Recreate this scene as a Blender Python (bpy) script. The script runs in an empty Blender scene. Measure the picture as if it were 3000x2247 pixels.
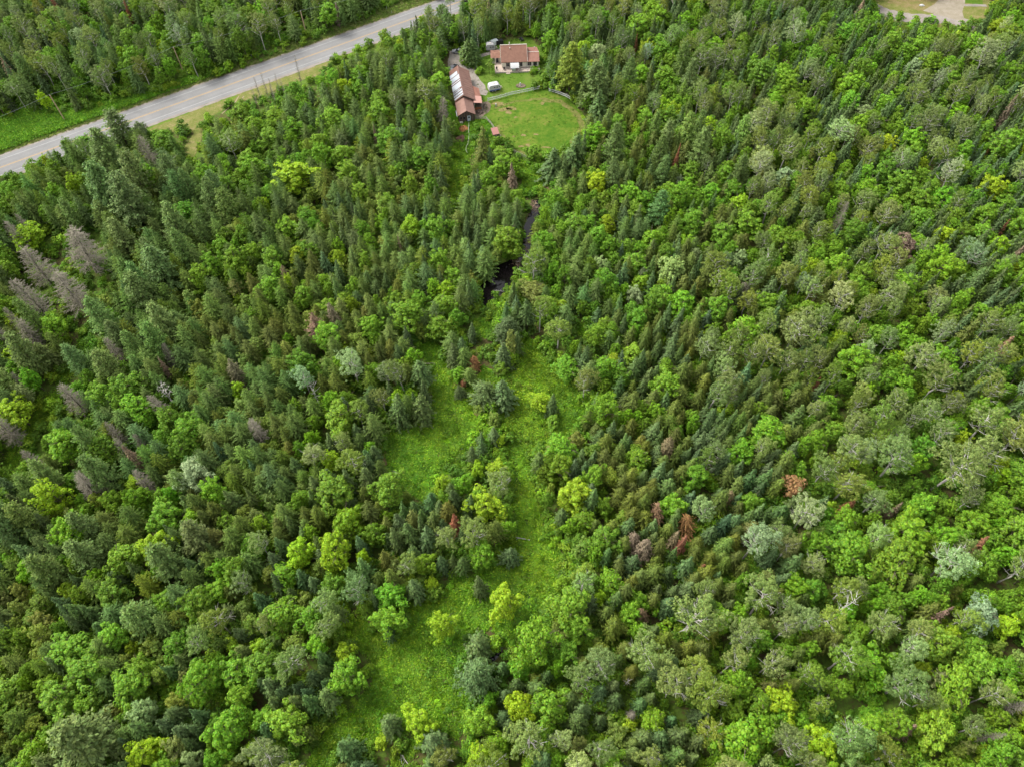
import bpy, math, random
import numpy as np
from mathutils import Vector, Matrix
from math import sin, cos, pi, radians

# ------------------------------------------------------------------ camera, light, exposure
S = bpy.context.scene
C = S.collection
CAM_H, PITCH, FOC = 140.0, radians(56.0), 2081.0      # height above ground, degrees below the horizon, focal length in 1/3000 widths
cd = bpy.data.cameras.new('camera'); cam = bpy.data.objects.new('camera', cd); C.objects.link(cam)
cam.location = (0, 0, CAM_H); cam.rotation_euler = (pi/2 - PITCH, 0, 0)
cd.sensor_width = 36; cd.lens = 36*FOC/3000; cd.clip_start = .5; cd.clip_end = 4000
S.camera = cam
SUN_EL, SUN_AZ = radians(50), radians(-62)            # azimuth from +Y, negative = left of the view
w = bpy.data.worlds.new('World'); S.world = w; w.use_nodes = True
wn = w.node_tree.nodes; wl = w.node_tree.links
bg = wn['Background']; sky = wn.new('ShaderNodeTexSky'); sky.sky_type = 'NISHITA'; sky.sun_disc = False
sky.sun_elevation = SUN_EL; sky.sun_rotation = SUN_AZ; sky.dust_density = 4.0; sky.air_density = 1.0
hs = wn.new('ShaderNodeHueSaturation'); hs.inputs['Saturation'].default_value = .18
wl.new(sky.outputs[0], hs.inputs['Color']); wl.new(hs.outputs[0], bg.inputs['Color']); bg.inputs['Strength'].default_value = .15
sd = bpy.data.lights.new('sun', 'SUN'); sun = bpy.data.objects.new('sun', sd); C.objects.link(sun)
sd.energy = 1.35; sd.angle = radians(20); sd.color = (1, .95, .87)
sun.rotation_euler = (pi/2 - SUN_EL, 0, pi - SUN_AZ) 
_d = Vector((sin(SUN_AZ)*cos(SUN_EL), cos(SUN_AZ)*cos(SUN_EL), sin(SUN_EL)))
sun.rotation_euler = _d.to_track_quat('Z', 'Y').to_euler()
vs = S.view_settings; vs.view_transform = 'Standard'; vs.look = 'None'; vs.gamma = 1; vs.use_curve_mapping = False
vs.exposure = 1.62
S.cycles.max_bounces = 7; S.cycles.diffuse_bounces = 5; S.cycles.transmission_bounces = 4; S.cycles.transparent_max_bounces = 4

rng = np.random.default_rng(11); random.seed(11)

# ------------------------------------------------------------------ survey: a spot seen in the photograph -> a place on the ground
def P(px, py, z=0.0):
    u = (px-1500)/FOC; v = (1123.5-py)/FOC
    t = (z-CAM_H)/(-sin(PITCH) + v*cos(PITCH))
    return u*t, (cos(PITCH)+v*sin(PITCH))*t
def proj(x, y, z):
    d = y*cos(PITCH)-(z-CAM_H)*sin(PITCH); up = y*sin(PITCH)+(z-CAM_H)*cos(PITCH)
    return 1500+FOC*x/d, 1123.5-FOC*up/d
def depth(x, y, z): return y*cos(PITCH)-(z-CAM_H)*sin(PITCH)

# ------------------------------------------------------------------ materials
def mat(name, col, rough=.7, spec=.2, metal=0., nscale=0, namt=0., bump=0., col2=None, detail=6, coord='Object'):
    m = bpy.data.materials.new(name); m.use_nodes = True; nt = m.node_tree; b = nt.nodes['Principled BSDF']
    b.inputs['Base Color'].default_value = (*col, 1); b.inputs['Roughness'].default_value = rough
    b.inputs['Specular IOR Level'].default_value = spec; b.inputs['Metallic'].default_value = metal
    if nscale:
        tc = nt.nodes.new('ShaderNodeTexCoord'); n = nt.nodes.new('ShaderNodeTexNoise')
        n.inputs['Scale'].default_value = nscale; n.inputs['Detail'].default_value = detail; n.inputs['Roughness'].default_value = .65
        nt.links.new(tc.outputs[coord], n.inputs['Vector'])
        r = nt.nodes.new('ShaderNodeValToRGB'); nt.links.new(n.outputs['Fac'], r.inputs[0])
        c2 = col2 or tuple(max(0, c*(1-namt)) for c in col)
        r.color_ramp.elements[0].position = .35; r.color_ramp.elements[0].color = (*c2, 1)
        r.color_ramp.elements[1].position = .65; r.color_ramp.elements[1].color = (*col, 1)
        nt.links.new(r.outputs[0], b.inputs['Base Color'])
        if bump:
            bp = nt.nodes.new('ShaderNodeBump'); bp.inputs['Strength'].default_value = bump; bp.inputs['Distance'].default_value = .1
            nt.links.new(n.outputs['Fac'], bp.inputs['Height']); nt.links.new(bp.outputs[0], b.inputs['Normal'])
    return m
def ground_mat(name, stops, s1=.12, s2=1.6, bump=.6, rough=.95):
    """two noise scales mixed, mapped to several soil / grass colours"""
    m = bpy.data.materials.new(name); m.use_nodes = True; nt = m.node_tree; b = nt.nodes['Principled BSDF']
    b.inputs['Roughness'].default_value = rough; b.inputs['Specular IOR Level'].default_value = .1
    tc = nt.nodes.new('ShaderNodeTexCoord')
    ns = []
    for s, d in ((s1, 4), (s2, 8)):
        n = nt.nodes.new('ShaderNodeTexNoise'); n.inputs['Scale'].default_value = s; n.inputs['Detail'].default_value = d
        n.inputs['Roughness'].default_value = .7; nt.links.new(tc.outputs['Object'], n.inputs['Vector']); ns.append(n)
    mx = nt.nodes.new('ShaderNodeMix'); mx.data_type = 'FLOAT'; mx.inputs[0].default_value = .5
    nt.links.new(ns[0].outputs['Fac'], mx.inputs[2]); nt.links.new(ns[1].outputs['Fac'], mx.inputs[3])
    r = nt.nodes.new('ShaderNodeValToRGB'); nt.links.new(mx.outputs[0], r.inputs[0])
    el = r.color_ramp.elements
    while len(el) < len(stops): el.new(.5)
    for e, (p, c) in zip(el, stops): e.position = p; e.color = (*c, 1)
    nt.links.new(r.outputs[0], b.inputs['Base Color'])
    bp = nt.nodes.new('ShaderNodeBump'); bp.inputs['Strength'].default_value = bump; bp.inputs['Distance'].default_value = .15
    nt.links.new(ns[1].outputs['Fac'], bp.inputs['Height']); nt.links.new(bp.outputs[0], b.inputs['Normal'])
    return m
def leaf_mat(name, trans=.28, spread=.35, hue=.03):
    """colour comes from the plant's own 'tint'; each leaf cluster varies a little"""
    m = bpy.data.materials.new(name); m.use_nodes = True; nt = m.node_tree; N = nt.nodes; L = nt.links
    N.remove(N['Principled BSDF']); out = N['Material Output']
    at = N.new('ShaderNodeAttribute'); at.attribute_type = 'INSTANCER'; at.attribute_name = 'tint'
    ge = N.new('ShaderNodeNewGeometry')
    mr = N.new('ShaderNodeMapRange'); mr.inputs['To Min'].default_value = 1-spread; mr.inputs['To Max'].default_value = 1+spread
    L.new(ge.outputs['Random Per Island'], mr.inputs['Value'])
    wn_ = N.new('ShaderNodeTexWhiteNoise'); wn_.noise_dimensions = '1D'; L.new(ge.outputs['Random Per Island'], wn_.inputs['W'])
    mh = N.new('ShaderNodeMapRange'); mh.inputs['To Min'].default_value = .5-hue; mh.inputs['To Max'].default_value = .5+hue
    L.new(wn_.outputs['Value'], mh.inputs['Value'])
    h = N.new('ShaderNodeHueSaturation'); L.new(at.outputs['Color'], h.inputs['Color']); L.new(mr.outputs[0], h.inputs['Value']); L.new(mh.outputs[0], h.inputs['Hue'])
    df = N.new('ShaderNodeBsdfDiffuse'); tr = N.new('ShaderNodeBsdfTranslucent'); mix = N.new('ShaderNodeMixShader'); mix.inputs[0].default_value = trans
    gl = N.new('ShaderNodeBsdfGlossy'); gl.inputs['Roughness'].default_value = .55; gl.inputs['Color'].default_value = (.8, .85, .8, 1)
    m2 = N.new('ShaderNodeMixShader'); m2.inputs[0].default_value = .015
    L.new(h.outputs[0], df.inputs['Color']); L.new(h.outputs[0], tr.inputs['Color'])
    L.new(df.outputs[0], mix.inputs[1]); L.new(tr.outputs[0], mix.inputs[2])
    L.new(mix.outputs[0], m2.inputs[1]); L.new(gl.outputs[0], m2.inputs[2]); L.new(m2.outputs[0], out.inputs['Surface'])
    return m
M_leaf = leaf_mat('leaves', .30, .42, .02); M_needle = leaf_mat('needles', .24, .45, .015); M_grass = leaf_mat('grass_blades', .25, .3, .02)
M_bark = mat('bark_dark', (.10, .08, .06), .9, .1, nscale=3, namt=.4)
M_barkp = mat('bark_pale', (.42, .40, .35), .9, .1, nscale=2, namt=.35)
M_dead = mat('dead_wood', (.215, .195, .148), .95, .05, nscale=1.5, namt=.35)
M_floor = ground_mat('forest_floor', [(.38, (.045, .032, .020)), (.45, (.060, .052, .018)), (.52, (.055, .095, .014)), (.62, (.085, .14, .016))], .08, 1.3)
M_meadow = ground_mat('meadow_grass', [(.36, (.055, .135, .005)), (.45, (.080, .185, .004)), (.52, (.10, .22, .003)), (.60, (.13, .23, .006)), (.68, (.16, .20, .03))], .10, 1.4, .8)
M_lawn = ground_mat('lawn_grass', [(.36, (.038, .082, .008)), (.48, (.055, .105, .009)), (.58, (.08, .12, .018)), (.68, (.12, .115, .035))], .15, 2.0, .5)
M_paddock = ground_mat('paddock_grass', [(.36, (.030, .078, .005)), (.47, (.045, .094, .006)), (.56, (.075, .112, .012)), (.64, (.115, .110, .028))], .11, .9, .7)
M_verge = ground_mat('verge_grass', [(.38, (.05, .10, .010)), (.5, (.075, .12, .014)), (.6, (.12, .13, .032))], .15, 1.5, .5)
M_dry = ground_mat('dry_grass', [(.38, (.07, .095, .015)), (.5, (.11, .115, .03)), (.6, (.17, .14, .065))], .3, 2.0, .4)
M_dirt = ground_mat('bare_soil', [(.36, (.075, .11, .018)), (.47, (.12, .105, .035)), (.62, (.175, .13, .07))], .5, 2.5, .4)
M_worn = ground_mat('worn_grass', [(.36, (.050, .090, .009)), (.48, (.085, .100, .020)), (.62, (.145, .115, .052))], .5, 2.2, .4)
M_mud = ground_mat('dark_mud', [(.4, (.05, .04, .03)), (.6, (.14, .11, .08))], .5, 2.5, .6)
M_gravel = ground_mat('gravel', [(.38, (.135, .12, .10)), (.5, (.18, .158, .137)), (.62, (.215, .197, .172))], .25, 4, .3)
M_asph = ground_mat('asphalt', [(.38, (.128, .127, .124)), (.5, (.150, .149, .146)), (.62, (.175, .172, .168))], .12, 5, .1, .85)
M_white = mat('white_paint', (.33, .33, .325), .5)
M_line = mat('white_road_line', (.30, .30, .29), .7, nscale=.8, namt=.2)
M_yline = mat('yellow_road_line', (.34, .215, .075), .7, nscale=.8, namt=.15)
M_water = mat('pond_water', (.006, .005, .005), .05, .22)

# ------------------------------------------------------------------ object helpers
def tag(o, label=None, cat=None, group=None, kind=None):
    if label: o['label'] = label
    if cat: o['category'] = cat
    if group: o['group'] = group
    if kind: o['kind'] = kind
    return o
def link(name, me, parent=None, loc=None, rz=None):
    o = bpy.data.objects.new(name, me); C.objects.link(o)
    if parent is not None: o.parent = parent
    if loc is not None: o.location = loc
    if rz is not None: o.rotation_euler = (0, 0, rz)
    return o
def empty(name, loc, rz=0): 
    o = link(name, None, None, loc, rz); o.empty_display_size = .5; return o
class MB:
    def __init__(s): s.v = []; s.f = []
    def add(s, vs_, fs):
        n = len(s.v); s.v += [tuple(v) for v in vs_]; s.f += [tuple(i+n for i in f) for f in fs]; return s
    def box(s, x0, x1, y0, y1, z0, z1, M=None):
        v = [Vector(p) for p in ((x0,y0,z0),(x1,y0,z0),(x1,y1,z0),(x0,y1,z0),(x0,y0,z1),(x1,y0,z1),(x1,y1,z1),(x0,y1,z1))]
        if M is not None: v = [M @ p for p in v]
        return s.add(v, ((3,2,1,0),(4,5,6,7),(0,1,5,4),(1,2,6,5),(2,3,7,6),(3,0,4,7)))
    def bar(s, a, b, w_, h_):
        a = Vector(a); b = Vector(b); d = b-a; L = d.length; q = d.to_track_quat('X', 'Z').to_matrix().to_4x4()
        return s.box(0, L, -w_/2, w_/2, -h_/2, h_/2, Matrix.Translation(a) @ q)
    def slab(s, pts, t):
        """thick sheet: pts = coplanar corners (3D), thickness t downwards"""
        n = len(pts); lo = [(p[0], p[1], p[2]-t) for p in pts]
        return s.add(list(pts)+lo, [tuple(range(n)), tuple(range(2*n-1, n-1, -1))] + [(i, n+i, n+(i+1) % n, (i+1) % n) for i in range(n)])
    def tube(s, pts, rs, n=5):
        b = len(s.v); pts = [Vector(p) for p in pts]
        for i, p in enumerate(pts):
            d = (pts[min(i+1, len(pts)-1)]-pts[max(i-1, 0)]).normalized()
            a = d.cross(Vector((0, 0, 1)));  a = a.normalized() if a.length > 1e-3 else Vector((1, 0, 0)); c = d.cross(a)
            for k in range(n):
                t = 2*pi*k/n; s.v.append(tuple(p+(a*cos(t)+c*sin(t))*rs[i]))
        for i in range(len(pts)-1):
            for k in range(n):
                k2 = (k+1) % n; s.f.append((b+i*n+k, b+i*n+k2, b+(i+1)*n+k2, b+(i+1)*n+k))
        s.f.append(tuple(b+k for k in range(n))[::-1]); s.f.append(tuple(b+(len(pts)-1)*n+k for k in range(n)))
        return s
    def loft(s, rings):
        b = len(s.v); n = len(rings[0])
        for r in rings: s.v += [tuple(p) for p in r]
        for i in range(len(rings)-1):
            for k in range(n):
                k2 = (k+1) % n; s.f.append((b+i*n+k, b+i*n+k2, b+(i+1)*n+k2, b+(i+1)*n+k))
        s.f.append(tuple(b+k for k in range(n))[::-1]); s.f.append(tuple(b+(len(rings)-1)*n+k for k in range(n)))
        return s
    def mesh(s, name, m):
        me = bpy.data.meshes.new(name); me.from_pydata(s.v, [], s.f); me.materials.append(m); me.update(); return me
    def build(s, name, m, parent=None, **k): return link(name, s.mesh(name, m), parent, **k)

def wob(x, y):
    return (sin(x*.9+y*.37)+sin(y*1.3-x*.53+1.7)+.7*sin(x*2.7+2.1)+.7*sin(y*3.1+x*1.9))/3.4
def densify(pts, step=.8, jit=.6, closed=True):
    out = []; n = len(pts)
    for i in range(n if closed else n-1):
        a = pts[i]; b = pts[(i+1) % n]; L = math.dist(a, b); k = max(1, int(L/step))
        dx, dy = (b[0]-a[0])/max(L, 1e-6), (b[1]-a[1])/max(L, 1e-6)
        for j in range(k):
            t = j/k; x = a[0]+(b[0]-a[0])*t; y = a[1]+(b[1]-a[1])*t; o = wob(x, y)*jit
            out.append((x-dy*o, y+dx*o))
    return out
def sheet(name, pts, z, m, jit=.6, kind='structure', step=.8, parent=None):
    p = densify(pts, step, jit) if jit else pts
    me = bpy.data.meshes.new(name); me.from_pydata([(x, y, z) for x, y in p], [], [tuple(range(len(p)))]); me.materials.append(m); me.update()
    if me.polygons[0].normal.z < 0: me.flip_normals()
    o = link(name, me, parent)
    if kind: o['kind'] = kind
    return o
def ribbon(name, pts, wd, z, m, kind='structure', jit=0, parent=None):
    pts = densify(pts, 1.2, jit, False)+[pts[-1]] if jit else pts
    L = []; R = []
    for i, p in enumerate(pts):
        a = pts[max(i-1, 0)]; b = pts[min(i+1, len(pts)-1)]; d = math.dist(a, b); nx, ny = -(b[1]-a[1])/d, (b[0]-a[0])/d
        w_ = (wd[i] if hasattr(wd, '__len__') else wd)/2*(1+(.25*wob(p[0]*2, p[1]*2) if jit else 0))
        L.append((p[0]+nx*w_, p[1]+ny*w_, z)); R.append((p[0]-nx*w_, p[1]-ny*w_, z))
    n = len(pts); me = bpy.data.meshes.new(name)
    me.from_pydata(L+R, [], [(i, n+i, n+i+1, i+1) for i in range(n-1)]); me.materials.append(m); me.update()
    o = link(name, me, parent)
    if kind: o['kind'] = kind
    return o
def px(*pts): return [P(a, b) for a, b in pts]

# ------------------------------------------------------------------ clearings, as seen in the photograph (1/3000 widths)
PX = {}
PX['meadow_a'] = [(1235,1010),(1275,1000),(1300,1030),(1305,1060),(1330,1125),(1340,1165),(1365,1185),(1400,1215),(1420,1240),(1395,1262),(1380,1290),(1365,1330),(1350,1365),(1330,1380),(1280,1390),(1262,1430),(1235,1465),(1195,1450),(1165,1400),(1140,1380),(1130,1340),(1130,1270),(1180,1255),(1260,1240),(1265,1180),(1262,1110),(1250,1060),(1220,1030)]
PX['meadow_b'] = [(1525,975),(1560,1000),(1590,1030),(1600,1080),(1640,1105),(1665,1150),(1690,1220),(1650,1260),(1600,1285),(1560,1300),(1500,1305),(1490,1260),(1455,1222),(1505,1200),(1520,1150),(1490,1115),(1455,1108),(1420,1120),(1402,1100),(1412,1070),(1440,1085),(1455,1108),(1512,1085),(1530,1010)]
PX['meadow_h'] = [(1600,1060),(1640,1080),(1690,1140),(1715,1220),(1690,1265),(1640,1290),(1560,1300),(1560,1180),(1600,1150)]
PX['meadow_c'] = [(1390,935),(1450,942),(1452,975),(1425,992),(1402,970)]
PX['meadow_d'] = [(1678,942),(1725,958),(1735,978),(1700,985),(1680,975)]
PX['meadow_e'] = [(1505,1420),(1540,1470),(1575,1560),(1640,1600),(1645,1680),(1600,1780),(1590,1830),(1540,1880),(1480,1892),(1450,1850),(1440,1832),(1500,1822),(1540,1750),(1528,1685),(1440,1682),(1425,1660),(1440,1610),(1460,1590),(1510,1580),(1520,1550),(1500,1480)]
PX['meadow_f'] = [(1290,1740),(1330,1690),(1380,1690),(1390,1740),(1430,1765),(1422,1800),(1440,1835),(1400,1848),(1362,1870),(1352,1950),(1362,2010),(1390,2060),(1370,2120),(1340,2160),(1272,2132),(1262,2130),(1180,2150),(1120,2150),(1080,2200),(1010,2145),(985,2190),(975,2260),(885,2260),(925,2180),(990,2110),(1060,2050),(1100,1990),(1085,1920),(1020,1890),(1000,1840),(1060,1800),(1085,1850),(1150,1880),(1180,1850),(1185,1780),(1240,1770)]
PX['corridor'] = [(1490,1296),(1560,1300),(1556,1350),(1566,1420),(1580,1490),(1585,1560),(1530,1545),(1500,1440),(1496,1370)]
PX['meadow_i'] = [(1320,1135),(1345,1130),(1375,1135),(1400,1100),(1450,1105),(1520,1095),(1565,1180),(1565,1300),(1495,1300),(1460,1225),(1420,1215),(1385,1200),(1340,1170)]
PX['meadow_g'] = [(1390,1690),(1425,1662),(1532,1687),(1542,1750),(1502,1824),(1440,1834),(1424,1800),(1430,1765)]
PX['trail'] = [(262,935),(285,945),(225,1075),(150,1215),(60,1340),(10,1420),(0,1390),(45,1290),(130,1180),(205,1065)]
PX['road'] = [(-40,480),(-40,530),(60,475),(150,420),(260,372),(330,372),(395,345),(440,380),(470,372),(640,305),(700,275),(760,245),(870,208),(1000,172),(1080,135),(1180,75),(1235,30),(1290,-10),(1180,-10),(1100,45),(1000,85),(900,130),(780,180),(700,205),(620,235),(540,262),(400,288),(250,325),(150,335),(0,350),(-40,360)]
PX['roadside'] = [(430,385),(470,365),(660,290),(680,300),(700,275),(760,245),(870,208),(960,185),(962,205),(900,235),(850,245),(760,285),(690,300),(660,318),(600,352),(592,400),(580,440),(565,470),(545,462),(535,440),(565,395),(530,380),(480,395)]
PX['yard'] = [(1305,215),(1305,150),(1318,140),(1345,148),(1352,165),(1395,176),(1400,160),(1440,145),(1430,128),(1460,118),(1540,108),(1570,135),(1590,150),(1606,200),(1590,245),(1560,262),(1500,282),(1440,297),(1425,300),(1420,285),(1320,222)]
PX['barnyard'] = [(1318,222),(1320,300),(1345,365),(1375,365),(1395,350),(1430,348),(1412,310),(1440,290),(1424,270),(1360,215)]
PX['paddock'] = [(1411,312),(1430,295),(1500,275),(1580,262),(1660,280),(1700,330),(1714,378),(1697,386),(1680,400),(1650,440),(1600,452),(1590,462),(1545,465),(1500,448),(1465,400),(1425,350)]
PX['lower_field'] = [(1345,365),(1430,348),(1462,400),(1440,410),(1425,380),(1405,375),(1385,420),(1388,440),(1372,470),(1370,510),(1345,570),(1325,590),(1312,540),(1325,480),(1325,420),(1345,420),(1350,380)]
PX['low_grass'] = [(1500,455),(1545,475),(1572,480),(1572,520),(1610,535),(1640,545),(1580,560),(1560,578),(1545,575),(1530,550),(1535,520)]
PX['pond'] = [(1550,590),(1577,585),(1584,600),(1574,640),(1557,680),(1556,725),(1546,763),(1515,800),(1500,830),(1470,862),(1440,885),(1412,895),(1402,888),(1408,820),(1440,785),(1500,762),(1521,740),(1524,700),(1529,660),(1547,620)]
PX['far_yard'] = [(2555,15),(2570,-15),(2895,-15),(2885,60),(2820,86),(2755,62),(2700,62),(2620,52),(2570,35)]
PX['stream_gap'] = [(1225,2150),(1262,2135),(1190,2230),(1180,2260),(1130,2260),(1160,2215)]
def pip(X, Y, poly):
    ins = np.zeros(X.shape, bool); n = len(poly)
    for i in range(n):
        x0, y0 = poly[i]; x1, y1 = poly[(i+1) % n]
        if y0 == y1: continue
        c = ((y0 > Y) != (y1 > Y)) & (X < (x1-x0)*(Y-y0)/(y1-y0)+x0); ins ^= c
    return ins
def in_open(x, y, names=None):
    """is this ground spot inside one of the clearings?"""
    u, v = proj(x, y, 0.); r = np.zeros(np.shape(u), bool)
    for k in (names or PX): r |= pip(u, v, PX[k])
    return r

# ------------------------------------------------------------------ ground and surfaces
me = bpy.data.meshes.new('ground'); me.from_pydata([(-1600,-700,0),(1600,-700,0),(1600,2500,0),(-1600,2500,0)], [], [(0,1,2,3)]); me.materials.append(M_floor)
tag(link('ground', me), kind='structure')
for k in ('meadow_a','meadow_b','meadow_h','meadow_i','meadow_c','meadow_d','meadow_e','meadow_f','meadow_g','corridor','trail','lower_field','low_grass'):
    sheet('meadow', px(*PX[k]), .02, M_verge if k == 'trail' else M_meadow, .9)
# highway (straight): a far-edge point, direction, normal toward the camera side
RA = Vector((-155.1, 177.2)); RD = Vector((.8185, .5745)); RN = Vector((.5745, -.8185))
def rd(s, t): p = RA+RD*s+RN*t; return (p.x, p.y)
sheet('roadside_grass', px(*PX['roadside']), .03, M_dry, .8)
sheet('roadside_grass', [rd(-60,-1.), rd(260,-1.), rd(260,14.5), rd(-60,14.5)], .02, M_verge, .6)
sheet('roadside_grass', [rd(-60,1), rd(260,1), rd(260,-6.0), rd(120,-6.5), rd(60,-9), rd(20,-26), rd(-60,-30)], .022, M_verge, .8)
sheet('roadside_grass', [rd(-60,1), rd(260,1), rd(260,-1.6), rd(-60,-1.6)], .035, M_dry, .35)
sheet('road_shoulder', [rd(-60,-.9), rd(260,-.9), rd(260,.1), rd(-60,.1)], .045, M_gravel, .25); sheet('road_shoulder', [rd(-60,10.7), rd(260,10.7), rd(260,11.9), rd(-60,11.9)], .045, M_gravel, .3)
road = sheet('road', [rd(-80,0), rd(300,0), rd(300,10.8), rd(-80,10.8)], .06, M_asph, 0)
M_lane = ground_mat('worn_lane', [(.38, (.125, .124, .121)), (.5, (.143, .142, .139)), (.62, (.165, .162, .158))], .12, 5, .1, .85)
for t in (2.6, 4.3, 6.5, 8.3): sheet('worn_lane', [rd(-80,t-.3), rd(300,t-.3), rd(300,t+.3), rd(-80,t+.3)], .065, M_lane, .12)
for t, m_ in ((1.65, M_line), (5.25, M_yline), (5.55, M_yline), (9.15, M_line)):
    sheet('road_line', [rd(-80,t-.07), rd(300,t-.07), rd(300,t+.07), rd(-80,t+.07)], .072, m_, 0)
sheet('lawn', px((1318,150),(1400,140),(1440,128),(1550,108),(1575,135),(1600,150),(1615,200),(1600,250),(1580,262),(1500,280),(1430,300),(1390,300),(1360,225),(1318,225)), .02, M_lawn, .5)
sheet('paddock', px((1395,335),(1411,305),(1430,295),(1500,272),(1585,258),(1660,280),(1706,330),(1722,380),(1700,410),(1665,450),(1590,475),(1545,468),(1500,448),(1465,400),(1425,350)), .03, M_paddock, .5)
sheet('driveway', px((1318,150),(1348,150),(1347,181),(1361,194),(1400,187),(1402,194),(1392,203),(1395,222),(1417,249),(1429,270),(1424,282),(1395,276),(1376,252),(1361,221),(1340,222),(1318,228),(1312,190)), .045, M_gravel, .35)
sheet('driveway', px((1345,180),(1400,163),(1464,144),(1464,154),(1400,172),(1400,186),(1360,192)), .042, M_gravel, .25)
sheet('bare_soil', px((1393,322),(1400,305),(1428,298),(1440,310),(1432,330),(1410,345),(1395,350)), .05, M_mud, .5)
ribbon('worn_track', px((1590,292),(1640,300),(1680,325),(1702,352),(1706,378),(1690,400),(1672,430)), 1.9, .045, M_worn, jit=.5)
ribbon('worn_track', px((1450,320),(1500,300),(1560,294),(1600,290)), 1.1, .044, M_worn, jit=.6)
ribbon('worn_track', px((1455,370),(1480,415),(1505,440),(1540,452)), 1.2, .044, M_worn, jit=.5)
def patch(px_, py_, rx, ry, m_, z=.05, name='bare_soil'):
    x, y = P(px_, py_); a0 = random.random()*6
    pts = [(x+rx*cos(a)*(1+.3*sin(3*a+a0)+.2*sin(5*a+2*a0)), y+ry*sin(a)*(1+.3*sin(2*a+a0)+.2*cos(4*a+a0))) for a in np.linspace(0, 2*pi, 18, endpoint=False)]
    sheet(name, pts, z, m_, 0)
for a in ((1497,318,1.6,1.1),(1490,330,1.,1.),(1588,304,.8,.7),(1533,397,.8,.6),(1570,395,.8,.4),(1505,401,.5,.4),(1525,430,.9,.5),(1546,427,.7,.7),(1600,433,1.6,.3),(1460,305,2,.8),(1475,322,2.2,1.),(1547,412,.5,.3),(1510,345,.6,.5)): patch(*a, M_dirt)
for a in ((1255,1158,.9,1.6),(1128,1345,.6,1.7),(1405,1215,1.2,1.2),(1390,1190,.8,.9),(1375,1170,.7,.8),(1238,1262,1.6,.8),(1202,1255,.9,.9),(1548,1100,1.3,.9),(1560,1085,.9,1.),(1270,1265,.5,.5),(1300,1083,.7,.5),(1240,1880,1.1,.8),(1325,2090,1.1,.8),(1062,1845,.6,1.2),(1480,1180,.6,.5),(1230,1925,1.4,.7),(1180,2000,.8,1.1),(1290,1990,1.5,.7),(1150,1960,.6,.9),(1350,1905,.8,.5),(1210,1320,1.3,.6),(1290,1330,.8,.8),(1610,1160,1.,.7),(1560,1640,.9,1.1),(1600,1700,.7,.8),(1330,1130,.8,.5)): patch(*a, M_dirt)
# pond and stream
sheet('pond', px(*[(a+(8 if a > 1500 else -6), b+(8 if b > 780 else 0)) for a, b in PX['pond']]), .045, M_water, .5)
ribbon('stream', px((1500,1300),(1512,1400),(1530,1480),(1550,1540)), .9, .04, M_water, jit=.5)
ribbon('stream', px((1553,1710),(1550,1760),(1535,1800),(1500,1830),(1478,1870)), .7, .04, M_water, jit=.4)
sheet('stream', px((1472,1878),(1478,1888),(1466,1915),(1445,1938),(1428,1930),(1450,1905)), .042, M_water, .3)
ribbon('stream', px((1242,2140),(1215,2180),(1185,2215),(1165,2260)), 1.1, .04, M_water, jit=.3)
ribbon('footpath', px((1510,1440),(1545,1490),(1560,1560),(1562,1640),(1570,1690),(1558,1720)), .6, .045, mat('path_soil', (.09,.08,.05), .95, nscale=2, namt=.4), jit=.5)
# far yard in the top right corner
sheet('lawn', px((2480,-60),(2920,-60),(2925,40),(2830,95),(2700,85),(2540,50)), .02, M_dry, .6)
ribbon('gravel_road', px((2520,0),(2570,30),(2640,52),(2720,58),(2760,55),(2800,62),(2850,80),(2960,95),(3060,70)), 6.5, .045, M_gravel, jit=.3)
M_tan = ground_mat('sandy_gravel', [(.38, (.15, .13, .09)), (.5, (.19, .165, .125)), (.62, (.23, .20, .16))], .3, 3, .3)
ribbon('gravel_road', px((2800,-60),(2792,0),(2778,25),(2765,50)), [7,8.5,10,15], .049, M_tan)
sheet('gravel_patch', px((2600,-20),(2740,-20),(2760,30),(2720,40),(2650,22),(2600,10)), .031, M_dirt, .8)
sheet('lawn', px((2810,-30),(2880,-30),(2880,14),(2805,10)), .03, M_lawn, .4)
ribbon('gravel_road', px((2780,12),(2840,17),(2890,18)), 1.6, .047, M_gravel, jit=.2)

# ------------------------------------------------------------------ plant meshes
class Leaves:
    """collects small four-sided leaf sprays; numpy arrays"""
    def __init__(s): s.c = []; s.n = []; s.d = []; s.a = []; s.b = []
    def put(s, c, n, d, a, b): s.c.append(c); s.n.append(n); s.d.append(d); s.a.append(a); s.b.append(b)
    def arrays(s):
        c, n, d = (np.concatenate([np.atleast_2d(q) for q in x]) for x in (s.c, s.n, s.d))
        a = np.concatenate([np.atleast_1d(q) for q in s.a]); b = np.concatenate([np.atleast_1d(q) for q in s.b])
        n = n/np.linalg.norm(n, axis=1, keepdims=True); t = np.cross(n, d); t /= np.linalg.norm(t, axis=1, keepdims=True)+1e-9; d = np.cross(t, n)
        A = a[:, None]; B = b[:, None]
        V = np.stack([c-d*A, c-t*B*.9+n*B*-.25, c+d*A, c+t*B*.9+n*B*-.25], 1)
        return V.reshape(-1, 3)
def mesh_from(name, leafv, wood, m_leaf, m_wood):
    nl = len(leafv)//4 if leafv is not None else 0
    wv = np.array(wood.v, float).reshape(-1, 3) if wood and wood.v else np.zeros((0, 3))
    V = np.concatenate([leafv, wv]) if nl else wv
    faces = [tuple(range(4*i, 4*i+4)) for i in range(nl)]
    if len(wv): faces += [tuple(i+4*nl for i in f) for f in wood.f]
    me = bpy.data.meshes.new(name); me.from_pydata(V.tolist(), [], faces)
    if nl: me.materials.append(m_leaf)
    if len(wv):
        me.materials.append(m_wood)
        if nl: me.polygons.foreach_set('material_index', [0]*nl+[1]*(len(faces)-nl))
    me.update(); return me
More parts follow.
